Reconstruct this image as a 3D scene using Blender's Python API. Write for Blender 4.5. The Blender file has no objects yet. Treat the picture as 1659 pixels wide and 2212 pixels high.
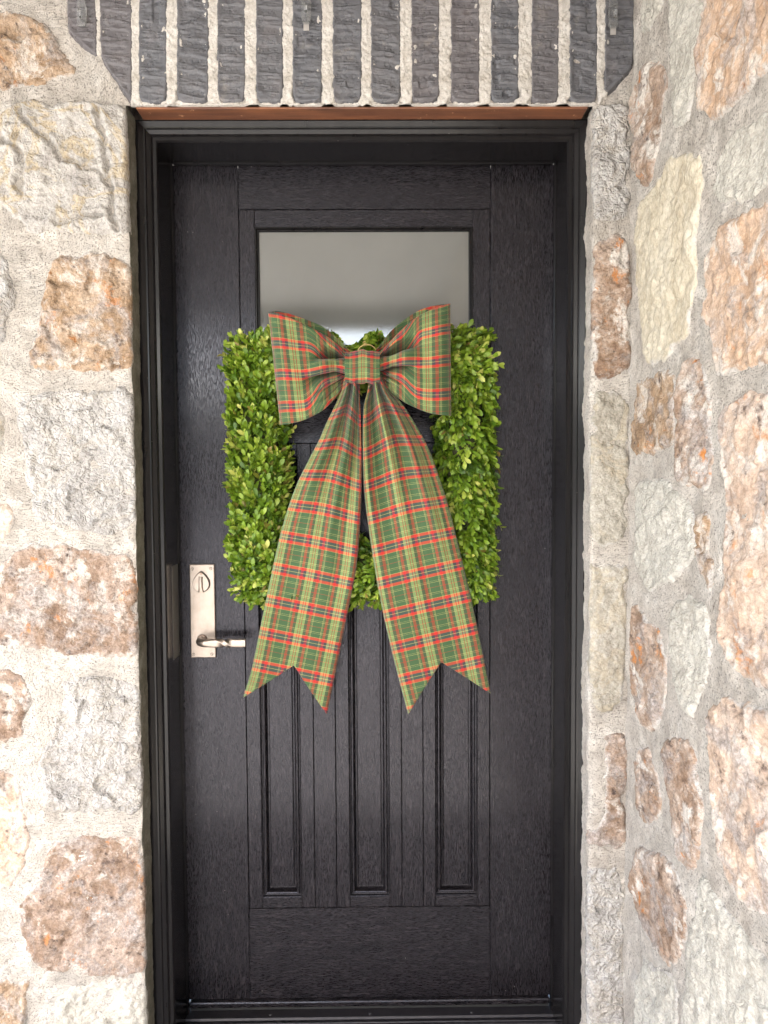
import bpy, bmesh, math, random
import numpy as np
from mathutils import Vector, Matrix
R_ = math.radians
random.seed(7)
rng = np.random.default_rng(11)
scene = bpy.context.scene
col = scene.collection

# ------------------------------------------------------------------ camera
F, CX, CY = 1560.0, 829.5, 1106.0            # focal length and centre, in units of a 1659 x 2212 picture
PITCH, YAW, ROLL = R_(2.654), R_(0.561), R_(-0.352)
CAM = np.array([0.0252, -1.7384, 1.2881])
_f = np.array([math.sin(YAW)*math.cos(PITCH), math.cos(YAW)*math.cos(PITCH), -math.sin(PITCH)])
_r = np.array([math.cos(YAW), -math.sin(YAW), 0.0])
_u = np.cross(_r, _f)
RIGHT = math.cos(ROLL)*_r + math.sin(ROLL)*_u
UP = -math.sin(ROLL)*_r + math.cos(ROLL)*_u
FWD = _f
cam_data = bpy.data.cameras.new('camera')
cam_data.sensor_fit = 'VERTICAL'
cam_data.sensor_height = 36.0
cam_data.lens = F/2212*36.0
cam_data.clip_start = 0.02
cam_data.clip_end = 2000
cam = bpy.data.objects.new('camera', cam_data)
m = Matrix([[RIGHT[i], UP[i], -FWD[i], CAM[i]] for i in range(3)] + [[0, 0, 0, 1]])
cam.matrix_world = m
col.objects.link(cam)
scene.camera = cam

# ------------------------------------------------------------------ sky, sun, exposure
SUN_ELEV, SUN_AZ = 32.0, 211.0               # compass-like: azimuth measured clockwise from +Y (door side)
world = bpy.data.worlds.new('World')
scene.world = world
world.use_nodes = True
wn = world.node_tree
wn.nodes.clear()
sky = wn.nodes.new('ShaderNodeTexSky')
sky.sky_type = 'NISHITA'
sky.sun_disc = False
sky.sun_elevation = R_(SUN_ELEV)
sky.sun_rotation = R_(SUN_AZ)
sky.air_density = 1.0
sky.dust_density = 1.5
bg = wn.nodes.new('ShaderNodeBackground')
bg.inputs['Strength'].default_value = 0.12
wo = wn.nodes.new('ShaderNodeOutputWorld')
wn.links.new(sky.outputs[0], bg.inputs[0])
wn.links.new(bg.outputs[0], wo.inputs[0])
sun_l = bpy.data.lights.new('sun', 'SUN')
sun_l.energy = 4.5
sun_l.angle = R_(0.53)
sun_l.color = (1.0, 0.95, 0.87)
sun = bpy.data.objects.new('sun', sun_l)
sd_ = Vector((math.sin(R_(SUN_AZ))*math.cos(R_(SUN_ELEV)), math.cos(R_(SUN_AZ))*math.cos(R_(SUN_ELEV)), math.sin(R_(SUN_ELEV))))
sun.rotation_euler = sd_.to_track_quat('Z', 'Y').to_euler()
sun.location = (-1, -8, 7)
col.objects.link(sun)
scene.view_settings.view_transform = 'Standard'
scene.view_settings.look = 'None'
scene.view_settings.gamma = 1.0
scene.view_settings.exposure = 3.30
scene.view_settings.use_curve_mapping = False
scene.render.engine = 'CYCLES'
scene.cycles.use_denoising = True
scene.cycles.max_bounces = 8
scene.cycles.diffuse_bounces = 4
scene.cycles.glossy_bounces = 4
scene.cycles.caustics_reflective = False
scene.cycles.caustics_refractive = False

# ------------------------------------------------------------------ helpers
def ray(x, y):
    x = np.asarray(x, float); y = np.asarray(y, float)
    return FWD + ((x-CX)/F)[..., None]*RIGHT - ((y-CY)/F)[..., None]*UP
def at(x, y, Y=0.0):
    """the point seen at (x, y) that lies at depth Y (a plane parallel to the door)"""
    d = ray(x, y)
    t = (Y-CAM[1])/d[..., 1]
    return CAM + d*t[..., None]
def atX(x, y, X):
    d = ray(x, y)
    t = (X-CAM[0])/d[..., 0]
    return CAM + d*t[..., None]

def _hash(ix, iy, iz):
    h = (ix.astype(np.int64)*374761393 + iy.astype(np.int64)*668265263 + iz.astype(np.int64)*2147483647) & 0xffffffff
    h = ((h ^ (h >> 13))*1274126177) & 0xffffffff
    h = ((h ^ (h >> 16))*2246822519) & 0xffffffff
    return ((h ^ (h >> 15)) & 0xffff)/65535.0*2-1
def vnoise(x, y, z=0.0):
    x = np.asarray(x, float); y = np.asarray(y, float); z = np.broadcast_to(np.asarray(z, float), x.shape)
    ix, iy, iz = np.floor(x), np.floor(y), np.floor(z)
    fx, fy, fz = x-ix, y-iy, z-iz
    s = lambda t: t*t*t*(t*(t*6-15)+10)
    ux, uy, uz = s(fx), s(fy), s(fz)
    o = 0
    for dx in (0, 1):
        for dy in (0, 1):
            for dz in (0, 1):
                w = (ux if dx else 1-ux)*(uy if dy else 1-uy)*(uz if dz else 1-uz)
                o = o + w*_hash(ix+dx, iy+dy, iz+dz)
    return o
def fbm(x, y, z=0.0, oct=4, gain=0.5):
    o, a, f = 0, 1.0, 1.0
    for k in range(oct):
        o = o + a*vnoise(x*f+17.3*k, y*f-9.1*k, np.asarray(z)*f+3.7*k)
        a *= gain; f *= 2.03
    return o
def ridged(x, y, z=0.0, oct=3):
    o, a, f = 0, 1.0, 1.0
    for k in range(oct):
        o = o + a*(1-np.abs(vnoise(x*f+5.3*k, y*f+2.1*k, np.asarray(z)*f)))
        a *= 0.5; f *= 2.1
    return o-0.9
def facets(x, y, scale, seed):
    # broken faces: every cell of an uneven mosaic is a little plane with a tilt of its own
    x = x/scale; y = y/scale
    ix, iy = np.floor(x), np.floor(y)
    best = np.full(x.shape, 1e9); h = np.zeros(x.shape)
    for dx in (-1, 0, 1):
        for dy in (-1, 0, 1):
            cx, cy = ix+dx, iy+dy
            k = cx*0+round(seed*10)
            px = cx+0.5+0.48*_hash(cx, cy, k); py = cy+0.5+0.48*_hash(cx, cy, k+1)
            d = (x-px)**2+(y-py)**2
            t = _hash(cx, cy, k+2)*(x-px)+_hash(cx, cy, k+3)*(y-py)+0.35*_hash(cx, cy, k+4)
            m = d < best
            h = np.where(m, t, h); best = np.where(m, d, best)
    return h*scale
def sstep(a, b, x):
    t = np.clip((x-a)/(b-a), 0, 1)
    return t*t*(3-2*t)

def chaikin(P, n=2):
    P = np.asarray(P, float)
    for _ in range(n):
        Q = np.roll(P, -1, 0)
        P = np.stack([P*0.8+Q*0.2, P*0.2+Q*0.8], 1).reshape(-1, 2)
    return P
def sdist(poly, x, y):
    """signed distance to a polygon, positive inside"""
    px, py = x.ravel(), y.ravel()
    A = poly; B = np.roll(poly, -1, 0)
    best = np.full(px.shape, 1e9); inside = np.zeros(px.shape, bool)
    for (ax, ay), (bx, by) in zip(A, B):
        ex, ey = bx-ax, by-ay
        L = ex*ex+ey*ey+1e-12
        t = np.clip(((px-ax)*ex+(py-ay)*ey)/L, 0, 1)
        d = (px-ax-t*ex)**2+(py-ay-t*ey)**2
        best = np.minimum(best, d)
        c = ((ay > py) != (by > py)) & (px < (bx-ax)*(py-ay)/(by-ay+1e-15)+ax)
        inside ^= c
    s = np.sqrt(best)
    return np.where(inside, s, -s).reshape(x.shape)

def mesh_np(name, V, faces, smooth=True, uv=None):
    me = bpy.data.meshes.new(name)
    V = np.asarray(V, np.float32).reshape(-1, 3)
    faces = np.asarray(faces, np.int32)
    n, k = faces.shape
    me.vertices.add(len(V)); me.vertices.foreach_set('co', V.ravel())
    me.loops.add(n*k); me.loops.foreach_set('vertex_index', faces.ravel())
    me.polygons.add(n); me.polygons.foreach_set('loop_start', np.arange(0, n*k, k, dtype=np.int32))
    me.polygons.foreach_set('use_smooth', np.full(n, smooth, bool))
    if uv is not None:
        l = me.uv_layers.new(name='UVMap')
        l.data.foreach_set('uv', np.asarray(uv, np.float32).reshape(-1, 2)[faces.ravel()].ravel())
    me.update(calc_edges=True); me.validate()
    return me
def grid_faces(ny, nx, mask=None, wrap=False):
    i = np.arange(ny*nx).reshape(ny, nx)
    if wrap: i = np.concatenate([i, i[:1]], 0)
    f = np.stack([i[:-1, :-1], i[:-1, 1:], i[1:, 1:], i[1:, :-1]], -1)
    if mask is not None:
        mk = mask[:-1, :-1] | mask[:-1, 1:] | mask[1:, 1:] | mask[1:, :-1]
        return f[mk]
    return f.reshape(-1, 4)
def compact(V, f):
    u, inv = np.unique(f.ravel(), return_inverse=True)
    return V.reshape(-1, 3)[u], inv.reshape(f.shape)

def link(name, me, mat=None, parent=None, loc=None):
    o = bpy.data.objects.new(name, me)
    col.objects.link(o)
    if mat is not None and me is not None:
        if not me.materials: me.materials.append(mat)
    if loc is not None: o.location = loc
    if parent is not None:
        o.parent = parent
    return o
def local(name, me_V, faces, mat, parent, smooth=True, uv=None):
    """world-space vertices -> object whose origin sits at its own centre, under an unrotated parent"""
    V = np.asarray(me_V, float).reshape(-1, 3)
    c = (V.min(0)+V.max(0))/2
    me = mesh_np(name, V-c, faces, smooth, uv)
    pl = np.array(parent.location) if parent is not None else np.zeros(3)
    return link(name, me, mat, parent, tuple(c-pl))
def thing(name, label, cat, loc=(0, 0, 0), group=None, kind='thing'):
    o = bpy.data.objects.new(name, None)
    o.empty_display_size = 0.1
    o.location = loc
    col.objects.link(o)
    tag(o, label, cat, group, kind)
    return o
def tag(o, label, cat, group=None, kind='thing'):
    o['label'] = label; o['category'] = cat
    if group: o['group'] = group
    if kind: o['kind'] = kind
    return o
def bm_obj(name, bm, mat, parent=None, smooth=False, angle=None):
    bmesh.ops.recalc_face_normals(bm, faces=bm.faces)
    vs = [v.co for v in bm.verts]
    lo = Vector((min(v.x for v in vs), min(v.y for v in vs), min(v.z for v in vs)))
    hi = Vector((max(v.x for v in vs), max(v.y for v in vs), max(v.z for v in vs)))
    c = (lo+hi)/2
    bmesh.ops.translate(bm, verts=bm.verts, vec=-c)
    me = bpy.data.meshes.new(name)
    bm.to_mesh(me); bm.free()
    if smooth:
        for p in me.polygons: p.use_smooth = True
        if angle:
            me.set_sharp_from_angle(angle=R_(angle))
    pl = Vector(parent.location) if parent is not None else Vector()
    return link(name, me, mat, parent, c-pl)
def box_bm(x0, x1, y0, y1, z0, z1, bev=0.0, seg=1):
    bm = bmesh.new()
    bmesh.ops.create_cube(bm, size=1)
    for v in bm.verts:
        v.co = Vector((x0+(v.co.x+.5)*(x1-x0), y0+(v.co.y+.5)*(y1-y0), z0+(v.co.z+.5)*(z1-z0)))
    if bev:
        bmesh.ops.bevel(bm, geom=list(bm.edges), offset=bev, segments=seg, affect='EDGES', profile=0.5)
    return bm
def box(name, x0, x1, y0, y1, z0, z1, mat, parent=None, bev=0.0, seg=1):
    return bm_obj(name, box_bm(x0, x1, y0, y1, z0, z1, bev, seg), mat, parent)
def cyl_bm(c, axis, r, length, seg=24, r2=None, bev=0.0):
    bm = bmesh.new()
    bmesh.ops.create_cone(bm, cap_ends=True, segments=seg, radius1=r, radius2=r if r2 is None else r2, depth=length)
    if bev:
        es = [e for e in bm.edges if len(e.link_faces) == 2 and any(len(f.verts) > 4 for f in e.link_faces)]
        bmesh.ops.bevel(bm, geom=es, offset=bev, segments=2, affect='EDGES', profile=0.5)
    q = Vector((0, 0, 1)).rotation_difference(Vector(axis).normalized())
    bmesh.ops.rotate(bm, verts=bm.verts, cent=(0, 0, 0), matrix=q.to_matrix())
    bmesh.ops.translate(bm, verts=bm.verts, vec=Vector(c))
    return bm

# ------------------------------------------------------------------ material helpers
class NT:
    def __init__(s, name):
        s.m = bpy.data.materials.new(name)
        s.m.use_nodes = True
        s.t = s.m.node_tree
        s.t.nodes.clear()
        s.out = s.n('ShaderNodeOutputMaterial')
        s.b = s.n('ShaderNodeBsdfPrincipled')
        s.l(s.b.outputs[0], s.out.inputs[0])
    def n(s, t, **k):
        o = s.t.nodes.new(t)
        for a, v in k.items(): setattr(o, a, v)
        return o
    def l(s, a, b): s.t.links.new(a, b)
    def set(s, inp, v):
        if isinstance(v, (int, float)): inp.default_value = v
        elif isinstance(v, tuple):
            inp.default_value = v if len(v) == len(inp.default_value) else (*v, 1)
        else: s.l(v, inp)
    def math(s, op, a, b=0.0, c=None, clamp=False):
        o = s.n('ShaderNodeMath', operation=op); o.use_clamp = clamp
        s.set(o.inputs[0], a); s.set(o.inputs[1], b)
        if c is not None: s.set(o.inputs[2], c)
        return o.outputs[0]
    def vmath(s, op, a, b):
        o = s.n('ShaderNodeVectorMath', operation=op)
        s.set(o.inputs[0], a)
        if op == 'SCALE': s.set(o.inputs['Scale'], b)
        else: s.set(o.inputs[1], b)
        return o.outputs[0]
    def mix(s, f, a, b, mode='MIX'):
        o = s.n('ShaderNodeMix', data_type='RGBA', blend_type=mode)
        s.set(o.inputs[0], f); s.set(o.inputs[6], a); s.set(o.inputs[7], b)
        return o.outputs[2]
    def noise(s, vec, scale, detail=4, rough=0.55, dist=0.0, out='Fac'):
        o = s.n('ShaderNodeTexNoise')
        s.l(vec, o.inputs['Vector'])
        o.inputs['Scale'].default_value = scale; o.inputs['Detail'].default_value = detail
        o.inputs['Roughness'].default_value = rough; o.inputs['Distortion'].default_value = dist
        return o.outputs[out]
    def voro(s, vec, scale, feature='F1', out='Distance', rnd=1.0):
        o = s.n('ShaderNodeTexVoronoi', feature=feature)
        s.l(vec, o.inputs['Vector']); o.inputs['Scale'].default_value = scale
        o.inputs['Randomness'].default_value = rnd
        return o.outputs[out]
    def ramp(s, f, stops, interp='LINEAR'):
        o = s.n('ShaderNodeValToRGB')
        o.color_ramp.interpolation = interp
        e = o.color_ramp.elements
        while len(e) < len(stops): e.new(0.5)
        for i, (p, c) in enumerate(stops):
            e[i].position = p
            e[i].color = (c, c, c, 1) if isinstance(c, (int, float)) else (*c, 1)
        s.l(f, o.inputs[0])
        return o.outputs[0]
    def step(s, f, a, b):
        o = s.n('ShaderNodeMapRange', interpolation_type='SMOOTHSTEP')
        s.l(f, o.inputs[0]); o.inputs[1].default_value = a; o.inputs[2].default_value = b
        return o.outputs[0]
    def bump(s, h, strength, dist, prev=None):
        o = s.n('ShaderNodeBump')
        o.inputs['Strength'].default_value = strength; o.inputs['Distance'].default_value = dist
        s.l(h, o.inputs['Height'])
        if prev is not None: s.l(prev, o.inputs['Normal'])
        return o.outputs[0]
    def coord(s, rand=True):
        tc = s.n('ShaderNodeTexCoord').outputs['Object']
        if not rand: return tc
        oi = s.n('ShaderNodeObjectInfo')
        cx = s.n('ShaderNodeCombineXYZ')
        s.l(s.math('MULTIPLY', oi.outputs['Random'], 61.0), cx.inputs[0])
        s.l(s.math('MULTIPLY', oi.outputs['Random'], 137.0), cx.inputs[1])
        s.l(s.math('MULTIPLY', oi.outputs['Random'], -89.0), cx.inputs[2])
        s.rand = oi.outputs['Random']
        return s.vmath('ADD', tc, cx.outputs[0])
    def base(s, c, rough=0.8, metal=0.0, spec=0.5, normal=None):
        s.set(s.b.inputs['Base Color'], c); s.set(s.b.inputs['Roughness'], rough)
        s.set(s.b.inputs['Metallic'], metal); s.set(s.b.inputs['Specular IOR Level'], spec)
        if normal is not None: s.l(normal, s.b.inputs['Normal'])
        return s.m

def stone_mat(name, dark, mid, light, spots=0.0, orange=0.0, white=0.0, veins=0.0, streak=(1, 1, 1), bump=1.0, scale=1.0, crumple=1.0):
    t = NT(name)
    v = t.coord()
    v = t.vmath('MULTIPLY', v, streak)
    big = t.noise(v, 9*scale, 6, 0.62, 0.6)
    c = t.ramp(big, [(0.30, dark), (0.47, mid), (0.66, light)])
    med = t.noise(v, 50*scale, 7, 0.75, 0.3)
    c = t.mix(0.55, c, t.ramp(med, [(0.33, dark), (0.5, mid), (0.68, light)]))
    if veins:
        n = t.noise(v, 7, 5, 0.6, 1.2)
        b = t.math('ABSOLUTE', t.math('SUBTRACT', n, 0.5))
        c = t.mix(t.math('MULTIPLY', t.ramp(b, [(0.0, 1.0), (0.05, 0.0)]), veins), c, (0.47, 0.38, 0.25))
    if white:
        n = t.noise(v, 16, 7, 0.7, 0.5)
        c = t.mix(t.math('MULTIPLY', t.ramp(n, [(0.52, 0.0), (0.60, 1.0)]), white), c, (0.66, 0.62, 0.57))
    if spots:
        n = t.noise(v, 24, 6, 0.75, 0.4)
        d = t.voro(t.vmath('ADD', v, t.vmath('SCALE', t.noise(v, 60, 2, out='Color'), 0.012)), 85)
        f = t.math('MULTIPLY', t.ramp(n, [(0.54, 0.0), (0.62, 1.0)]), t.ramp(d, [(0.25, 1.0), (0.62, 0.25)]))
        c = t.mix(t.math('MULTIPLY', f, spots), c, (0.075, 0.05, 0.042))
    if spots > 0.5:
        n = t.noise(t.vmath('ADD', v, (5.3, 8.2, 2.9)), 11, 6, 0.7, 0.8)
        c = t.mix(t.ramp(n, [(0.50, 0.0), (0.60, 0.7)]), c, t.ramp(t.noise(v, 130, 5, 0.75), [(0.35, (0.15, 0.12, 0.105)), (0.6, (0.46, 0.42, 0.40))]))
    if orange:
        n = t.noise(t.vmath('ADD', v, (3.1, 1.7, 5.2)), 19, 6, 0.7, 0.4)
        c = t.mix(t.math('MULTIPLY', t.ramp(n, [(0.60, 0.0), (0.66, 1.0)]), orange), c, (0.50, 0.20, 0.06))
        n2 = t.noise(t.vmath('ADD', v, (9.1, 4.7, 1.2)), 15, 5, 0.7, 0.4)
        c = t.mix(t.math('MULTIPLY', t.ramp(n2, [(0.715, 0.0), (0.73, 1.0)]), orange), c, (0.50, 0.13, 0.045))
    fine = t.noise(v, 210, 4, 0.7)
    c = t.mix(0.6, c, t.ramp(fine, [(0.3, 0.35), (0.58, 1.0)]), 'MULTIPLY')
    ed = t.n('ShaderNodeAttribute', attribute_name='edge').outputs['Fac']
    sm1 = t.math('MULTIPLY', t.math('SUBTRACT', t.noise(v, 20, 6, 0.7), 0.5), 0.055)
    sm = t.step(t.math('ADD', ed, sm1), 0.005, -0.004)
    mc = t.ramp(t.noise(v, 260, 4, 0.7), [(0.32, (0.17, 0.16, 0.145)), (0.47, (0.42, 0.395, 0.37)), (0.7, (0.51, 0.485, 0.455))])
    c = t.mix(t.math('MULTIPLY', sm, 0.92), c, mc)
    cr = t.voro(t.vmath('ADD', v, t.vmath('SCALE', t.noise(v, 40, 3, out='Color'), 0.03)), 75, 'DISTANCE_TO_EDGE')
    hs = t.math('ADD', t.math('MULTIPLY', t.noise(v, 90, 6, 0.65), 1.0), t.math('MULTIPLY', t.ramp(cr, [(0.0, 0.0), (0.4, 1.0)]), 0.45*crumple))
    nn = t.bump(hs, 0.85*bump, 0.006)
    nn = t.bump(t.noise(v, 420, 3, 0.6), 0.4*bump, 0.0015, nn)
    return t.base(c, 0.85, 0, 0.3, nn)

M = {}
M['grey'] = stone_mat('grey_rock', (0.27, 0.25, 0.235), (0.45, 0.43, 0.41), (0.57, 0.55, 0.53), veins=0.2, bump=1.2, crumple=1.4)
M['greyvein'] = stone_mat('grey_rock_with_ochre_veins', (0.28, 0.255, 0.24), (0.45, 0.425, 0.395), (0.55, 0.52, 0.485), veins=0.85, bump=1.0)
M['tan'] = stone_mat('tan_rock', (0.13, 0.08, 0.05), (0.35, 0.235, 0.145), (0.55, 0.45, 0.36), spots=0.95, orange=0.65, white=0.6, crumple=0.5)
M['peach'] = stone_mat('peach_rock', (0.26, 0.16, 0.10), (0.50, 0.34, 0.23), (0.59, 0.48, 0.40), spots=0.6, orange=0.7, white=0.7, bump=0.7, crumple=0.3)
M['brown'] = stone_mat('brown_rock', (0.10, 0.062, 0.042), (0.28, 0.19, 0.135), (0.55, 0.46, 0.40), spots=1.0, orange=0.7, white=0.65, crumple=0.5)
M['cream'] = stone_mat('cream_rock', (0.40, 0.33, 0.235), (0.52, 0.46, 0.355), (0.58, 0.535, 0.45), orange=0.0, streak=(1.0, 1.0, 0.6), bump=0.5, crumple=0.2)
M['olive'] = stone_mat('olive_rock', (0.22, 0.195, 0.155), (0.39, 0.36, 0.305), (0.50, 0.47, 0.42), bump=0.8, crumple=0.7, veins=0.35)
M['greygreen'] = stone_mat('pale_grey_rock', (0.32, 0.295, 0.255), (0.465, 0.44, 0.39), (0.56, 0.54, 0.49), streak=(1.0, 0.8, 1.0), bump=0.75, crumple=0.9)
M['rust'] = stone_mat('rust_streaked_rock', (0.10, 0.052, 0.03), (0.32, 0.215, 0.15), (0.60, 0.53, 0.47), spots=1.0, orange=1.0, white=0.8, streak=(1.0, 0.75, 1.0), bump=0.9, crumple=0.3)
M['pink'] = stone_mat('pink_rock', (0.26, 0.165, 0.115), (0.52, 0.39, 0.30), (0.61, 0.52, 0.45), spots=0.9, orange=0.6, white=0.7, streak=(1.0, 0.75, 0.9), bump=0.7, crumple=0.2)

def mortar_mat():
    t = NT('brushed_mortar')
    v = t.coord(False)
    sep = t.n('ShaderNodeSeparateXYZ'); t.l(v, sep.inputs[0])
    big = t.noise(v, 6, 4, 0.6)
    c = t.ramp(t.noise(v, 14, 6, 0.65), [(0.3, (0.48, 0.43, 0.38)), (0.5, (0.60, 0.55, 0.495)), (0.7, (0.68, 0.64, 0.59))])
    w = t.vmath('ADD', v, t.vmath('SCALE', t.noise(v, 9, 2, out='Color'), 0.09))
    s1 = t.noise(t.vmath('MULTIPLY', w, (45, 45, 330)), 1.0, 5, 0.75)
    s2 = t.noise(t.vmath('MULTIPLY', w, (330, 330, 45)), 1.0, 5, 0.75)
    f = t.step(big, 0.44, 0.56)
    st = t.n('ShaderNodeMix', data_type='FLOAT')
    t.l(f, st.inputs[0]); t.l(s1, st.inputs[2]); t.l(s2, st.inputs[3])
    pit = t.noise(v, 300, 3, 0.65)
    pits = t.ramp(pit, [(0.30, 0.0), (0.43, 1.0)])
    pit2 = t.noise(v, 95, 6, 0.75)
    c = t.mix(0.7, c, t.ramp(pit, [(0.31, 0.30), (0.47, 1.0)]), 'MULTIPLY')
    c = t.mix(0.35, c, t.ramp(pit2, [(0.34, 0.35), (0.44, 1.0)]), 'MULTIPLY')
    c = t.mix(0.55, c, t.ramp(st.outputs[0], [(0.34, 0.40), (0.50, 1.0)]), 'MULTIPLY')
    nn = t.bump(st.outputs[0], 1.0, 0.008)
    nn = t.bump(pits, 0.8, 0.003, nn)
    return t.base(c, 0.9, 0, 0.25, nn)
M['mortar'] = mortar_mat()
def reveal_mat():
    t = NT('dark_olive_reveal')
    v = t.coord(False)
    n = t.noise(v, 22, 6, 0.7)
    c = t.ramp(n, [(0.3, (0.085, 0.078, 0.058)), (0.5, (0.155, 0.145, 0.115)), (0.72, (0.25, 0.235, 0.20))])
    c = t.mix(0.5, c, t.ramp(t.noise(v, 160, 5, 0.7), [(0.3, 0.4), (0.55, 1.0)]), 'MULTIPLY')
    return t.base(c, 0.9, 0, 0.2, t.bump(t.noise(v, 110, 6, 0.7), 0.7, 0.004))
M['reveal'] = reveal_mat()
def joint_mat():
    t = NT('rough_cream_mortar')
    v = t.coord(False)
    c = t.ramp(t.noise(v, 25, 6, 0.65), [(0.3, (0.46, 0.42, 0.37)), (0.5, (0.58, 0.545, 0.50)), (0.7, (0.68, 0.65, 0.61))])
    p = t.noise(v, 230, 5, 0.7)
    c = t.mix(0.6, c, t.ramp(p, [(0.28, 0.35), (0.5, 1.0)]), 'MULTIPLY')
    nn = t.bump(t.noise(v, 120, 6, 0.75), 0.9, 0.006)
    return t.base(c, 0.9, 0, 0.2, nn)
M['joint'] = joint_mat()
def brick_mat():
    t = NT('dark_glazed_brick')
    v = t.coord()
    tint = t.ramp(t.rand, [(0.0, (0.065, 0.068, 0.080)), (0.5, (0.078, 0.075, 0.082)), (1.0, (0.095, 0.074, 0.075))])
    n = t.noise(v, 18, 6, 0.65, 0.5)
    c = t.mix(0.5, tint, t.ramp(n, [(0.3, (0.045, 0.047, 0.055)), (0.55, (0.105, 0.105, 0.114)), (0.75, (0.14, 0.12, 0.12))]))
    sm = t.noise(t.vmath('ADD', v, (2.2, 7.1, 3.3)), 16, 8, 0.8, 0.0)
    c = t.mix(t.math('MULTIPLY', t.ramp(sm, [(0.58, 0.0), (0.80, 1.0)]), 0.5), c, (0.44, 0.38, 0.31))
    h = t.noise(t.vmath('MULTIPLY', v, (40, 40, 320)), 1.0, 5, 0.7)
    nn = t.bump(h, 0.9, 0.003)
    nn = t.bump(t.noise(v, 110, 5, 0.7), 0.5, 0.003, nn)
    return t.base(c, t.ramp(t.noise(v, 30, 4), [(0.3, 0.20), (0.7, 0.40)]), 0, 0.7, nn)
M['brick'] = brick_mat()
def rust_mat():
    t = NT('rusty_steel')
    v = t.coord(False)
    n = t.noise(t.vmath('MULTIPLY', v, (6, 60, 60)), 1.0, 6, 0.65)
    c = t.ramp(n, [(0.3, (0.085, 0.036, 0.022)), (0.5, (0.15, 0.062, 0.034)), (0.72, (0.25, 0.095, 0.040))])
    c = t.mix(t.ramp(t.noise(v, 45, 6, 0.7), [(0.64, 0.0), (0.70, 1.0)]), c, (0.45, 0.25, 0.14))
    return t.base(c, 0.55, 0.0, 0.4, t.bump(t.noise(v, 200, 4), 0.3, 0.001))
M['rusty'] = rust_mat()
def wood_mat(name, grain):
    t = NT(name)
    v = t.coord()
    w = t.vmath('ADD', v, t.vmath('SCALE', t.noise(v, 5, 3, out='Color'), 0.018))
    k = (2000, 2000, 170) if grain == 'v' else (170, 2000, 2000)
    k2 = (500, 500, 30) if grain == 'v' else (30, 500, 500)
    k3 = (700, 700, 60) if grain == 'v' else (60, 700, 700)
    g1 = t.noise(t.vmath('MULTIPLY', w, k), 0.5, 3, 0.6)
    g2 = t.noise(t.vmath('MULTIPLY', w, k2), 0.5, 4, 0.65)
    pores = t.ramp(g1, [(0.44, 0.0), (0.53, 1.0)])
    h = t.math('ADD', t.math('MULTIPLY', pores, 0.6), t.math('MULTIPLY', g2, 0.9))
    c = t.ramp(g2, [(0.3, (0.003, 0.0026, 0.0032)), (0.6, (0.0065, 0.0050, 0.0060)), (0.8, (0.012, 0.0088, 0.0098))])
    c = t.mix(t.math('MULTIPLY', t.ramp(t.noise(t.vmath('MULTIPLY', w, k3), 0.5, 3, 0.6), [(0.52, 0.0), (0.62, 1.0)]), 0.60), c, (0.030, 0.026, 0.029))
    d = t.voro(v, 42)
    dust = t.math('MULTIPLY', t.ramp(d, [(0.028, 1.0), (0.04, 0.0)]), t.ramp(t.noise(v, 6, 2), [(0.56, 0.0), (0.6, 1.0)]))
    c = t.mix(t.math('MULTIPLY', dust, 0.8), c, (0.35, 0.33, 0.3))
    nn = t.bump(h, 0.22, 0.0005)
    ro = t.ramp(pores, [(0.0, 0.46), (1.0, 0.15)])
    t.base(c, ro, 0, 0.36, nn)
    t.b.inputs['Specular Tint'].default_value = (0.88, 0.88, 1.0, 1)
    return t.m
M['wood_v'] = wood_mat('black_woodgrain_upright', 'v')
M['wood_h'] = wood_mat('black_woodgrain_level', 'h')
def smooth_black():
    t = NT('black_satin_trim')
    v = t.coord(False)
    n = t.noise(t.vmath('MULTIPLY', v, (40, 40, 6)), 1.0, 4)
    d = t.voro(v, 34)
    dust = t.ramp(d, [(0.02, 1.0), (0.032, 0.0)])
    c = t.mix(t.math('MULTIPLY', dust, 0.5), t.ramp(n, [(0.3, (0.006, 0.0055, 0.006)), (0.7, (0.011, 0.010, 0.0105))]), (0.3, 0.28, 0.25))
    return t.base(c, t.ramp(t.noise(v, 3, 3), [(0.3, 0.18), (0.7, 0.24)]), 0, 0.22)
M['trim'] = smooth_black()
def plain(name, c, rough=0.6, metal=0.0, spec=0.5, var=0.12, scale=20):
    t = NT(name)
    v = t.coord()
    n = t.noise(v, scale, 5, 0.6)
    k = t.mix(1.0, c, t.ramp(n, [(0.25, 1-var), (0.75, 1+var*0.6)]), 'MULTIPLY')
    return t.base(k, rough, metal, spec, t.bump(t.noise(v, scale*6, 3), 0.1, 0.001))
def brushed():
    t = NT('brushed_pinkish_metal')
    v = t.coord(False)
    n = t.noise(t.vmath('MULTIPLY', v, (700, 300, 14)), 1.0, 4, 0.6)
    w = t.noise(v, 28, 6, 0.65)
    c = t.ramp(w, [(0.3, (0.27, 0.225, 0.19)), (0.6, (0.345, 0.29, 0.25))])
    sc = t.noise(t.vmath('MULTIPLY', v, (300, 60, 40)), 1.0, 2)
    c = t.mix(t.ramp(sc, [(0.78, 0.0), (0.8, 0.7)]), c, (0.12, 0.09, 0.08))
    return t.base(c, t.ramp(n, [(0.3, 0.33), (0.7, 0.46)]), 0.9, 0.5, t.bump(n, 0.12, 0.0006))
M['metal'] = brushed()
M['darkmetal'] = plain('aged_bronze', (0.25, 0.18, 0.14), 0.38, 0.9)
M['plate_reflection'] = plain('dull_grey_reflection', (0.12, 0.115, 0.105), 0.45, 0.6)
M['slot_shade'] = plain('dark_slot_shade', (0.03, 0.025, 0.02), 0.7)  # near-black colour for the shade in slots and gaps
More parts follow.
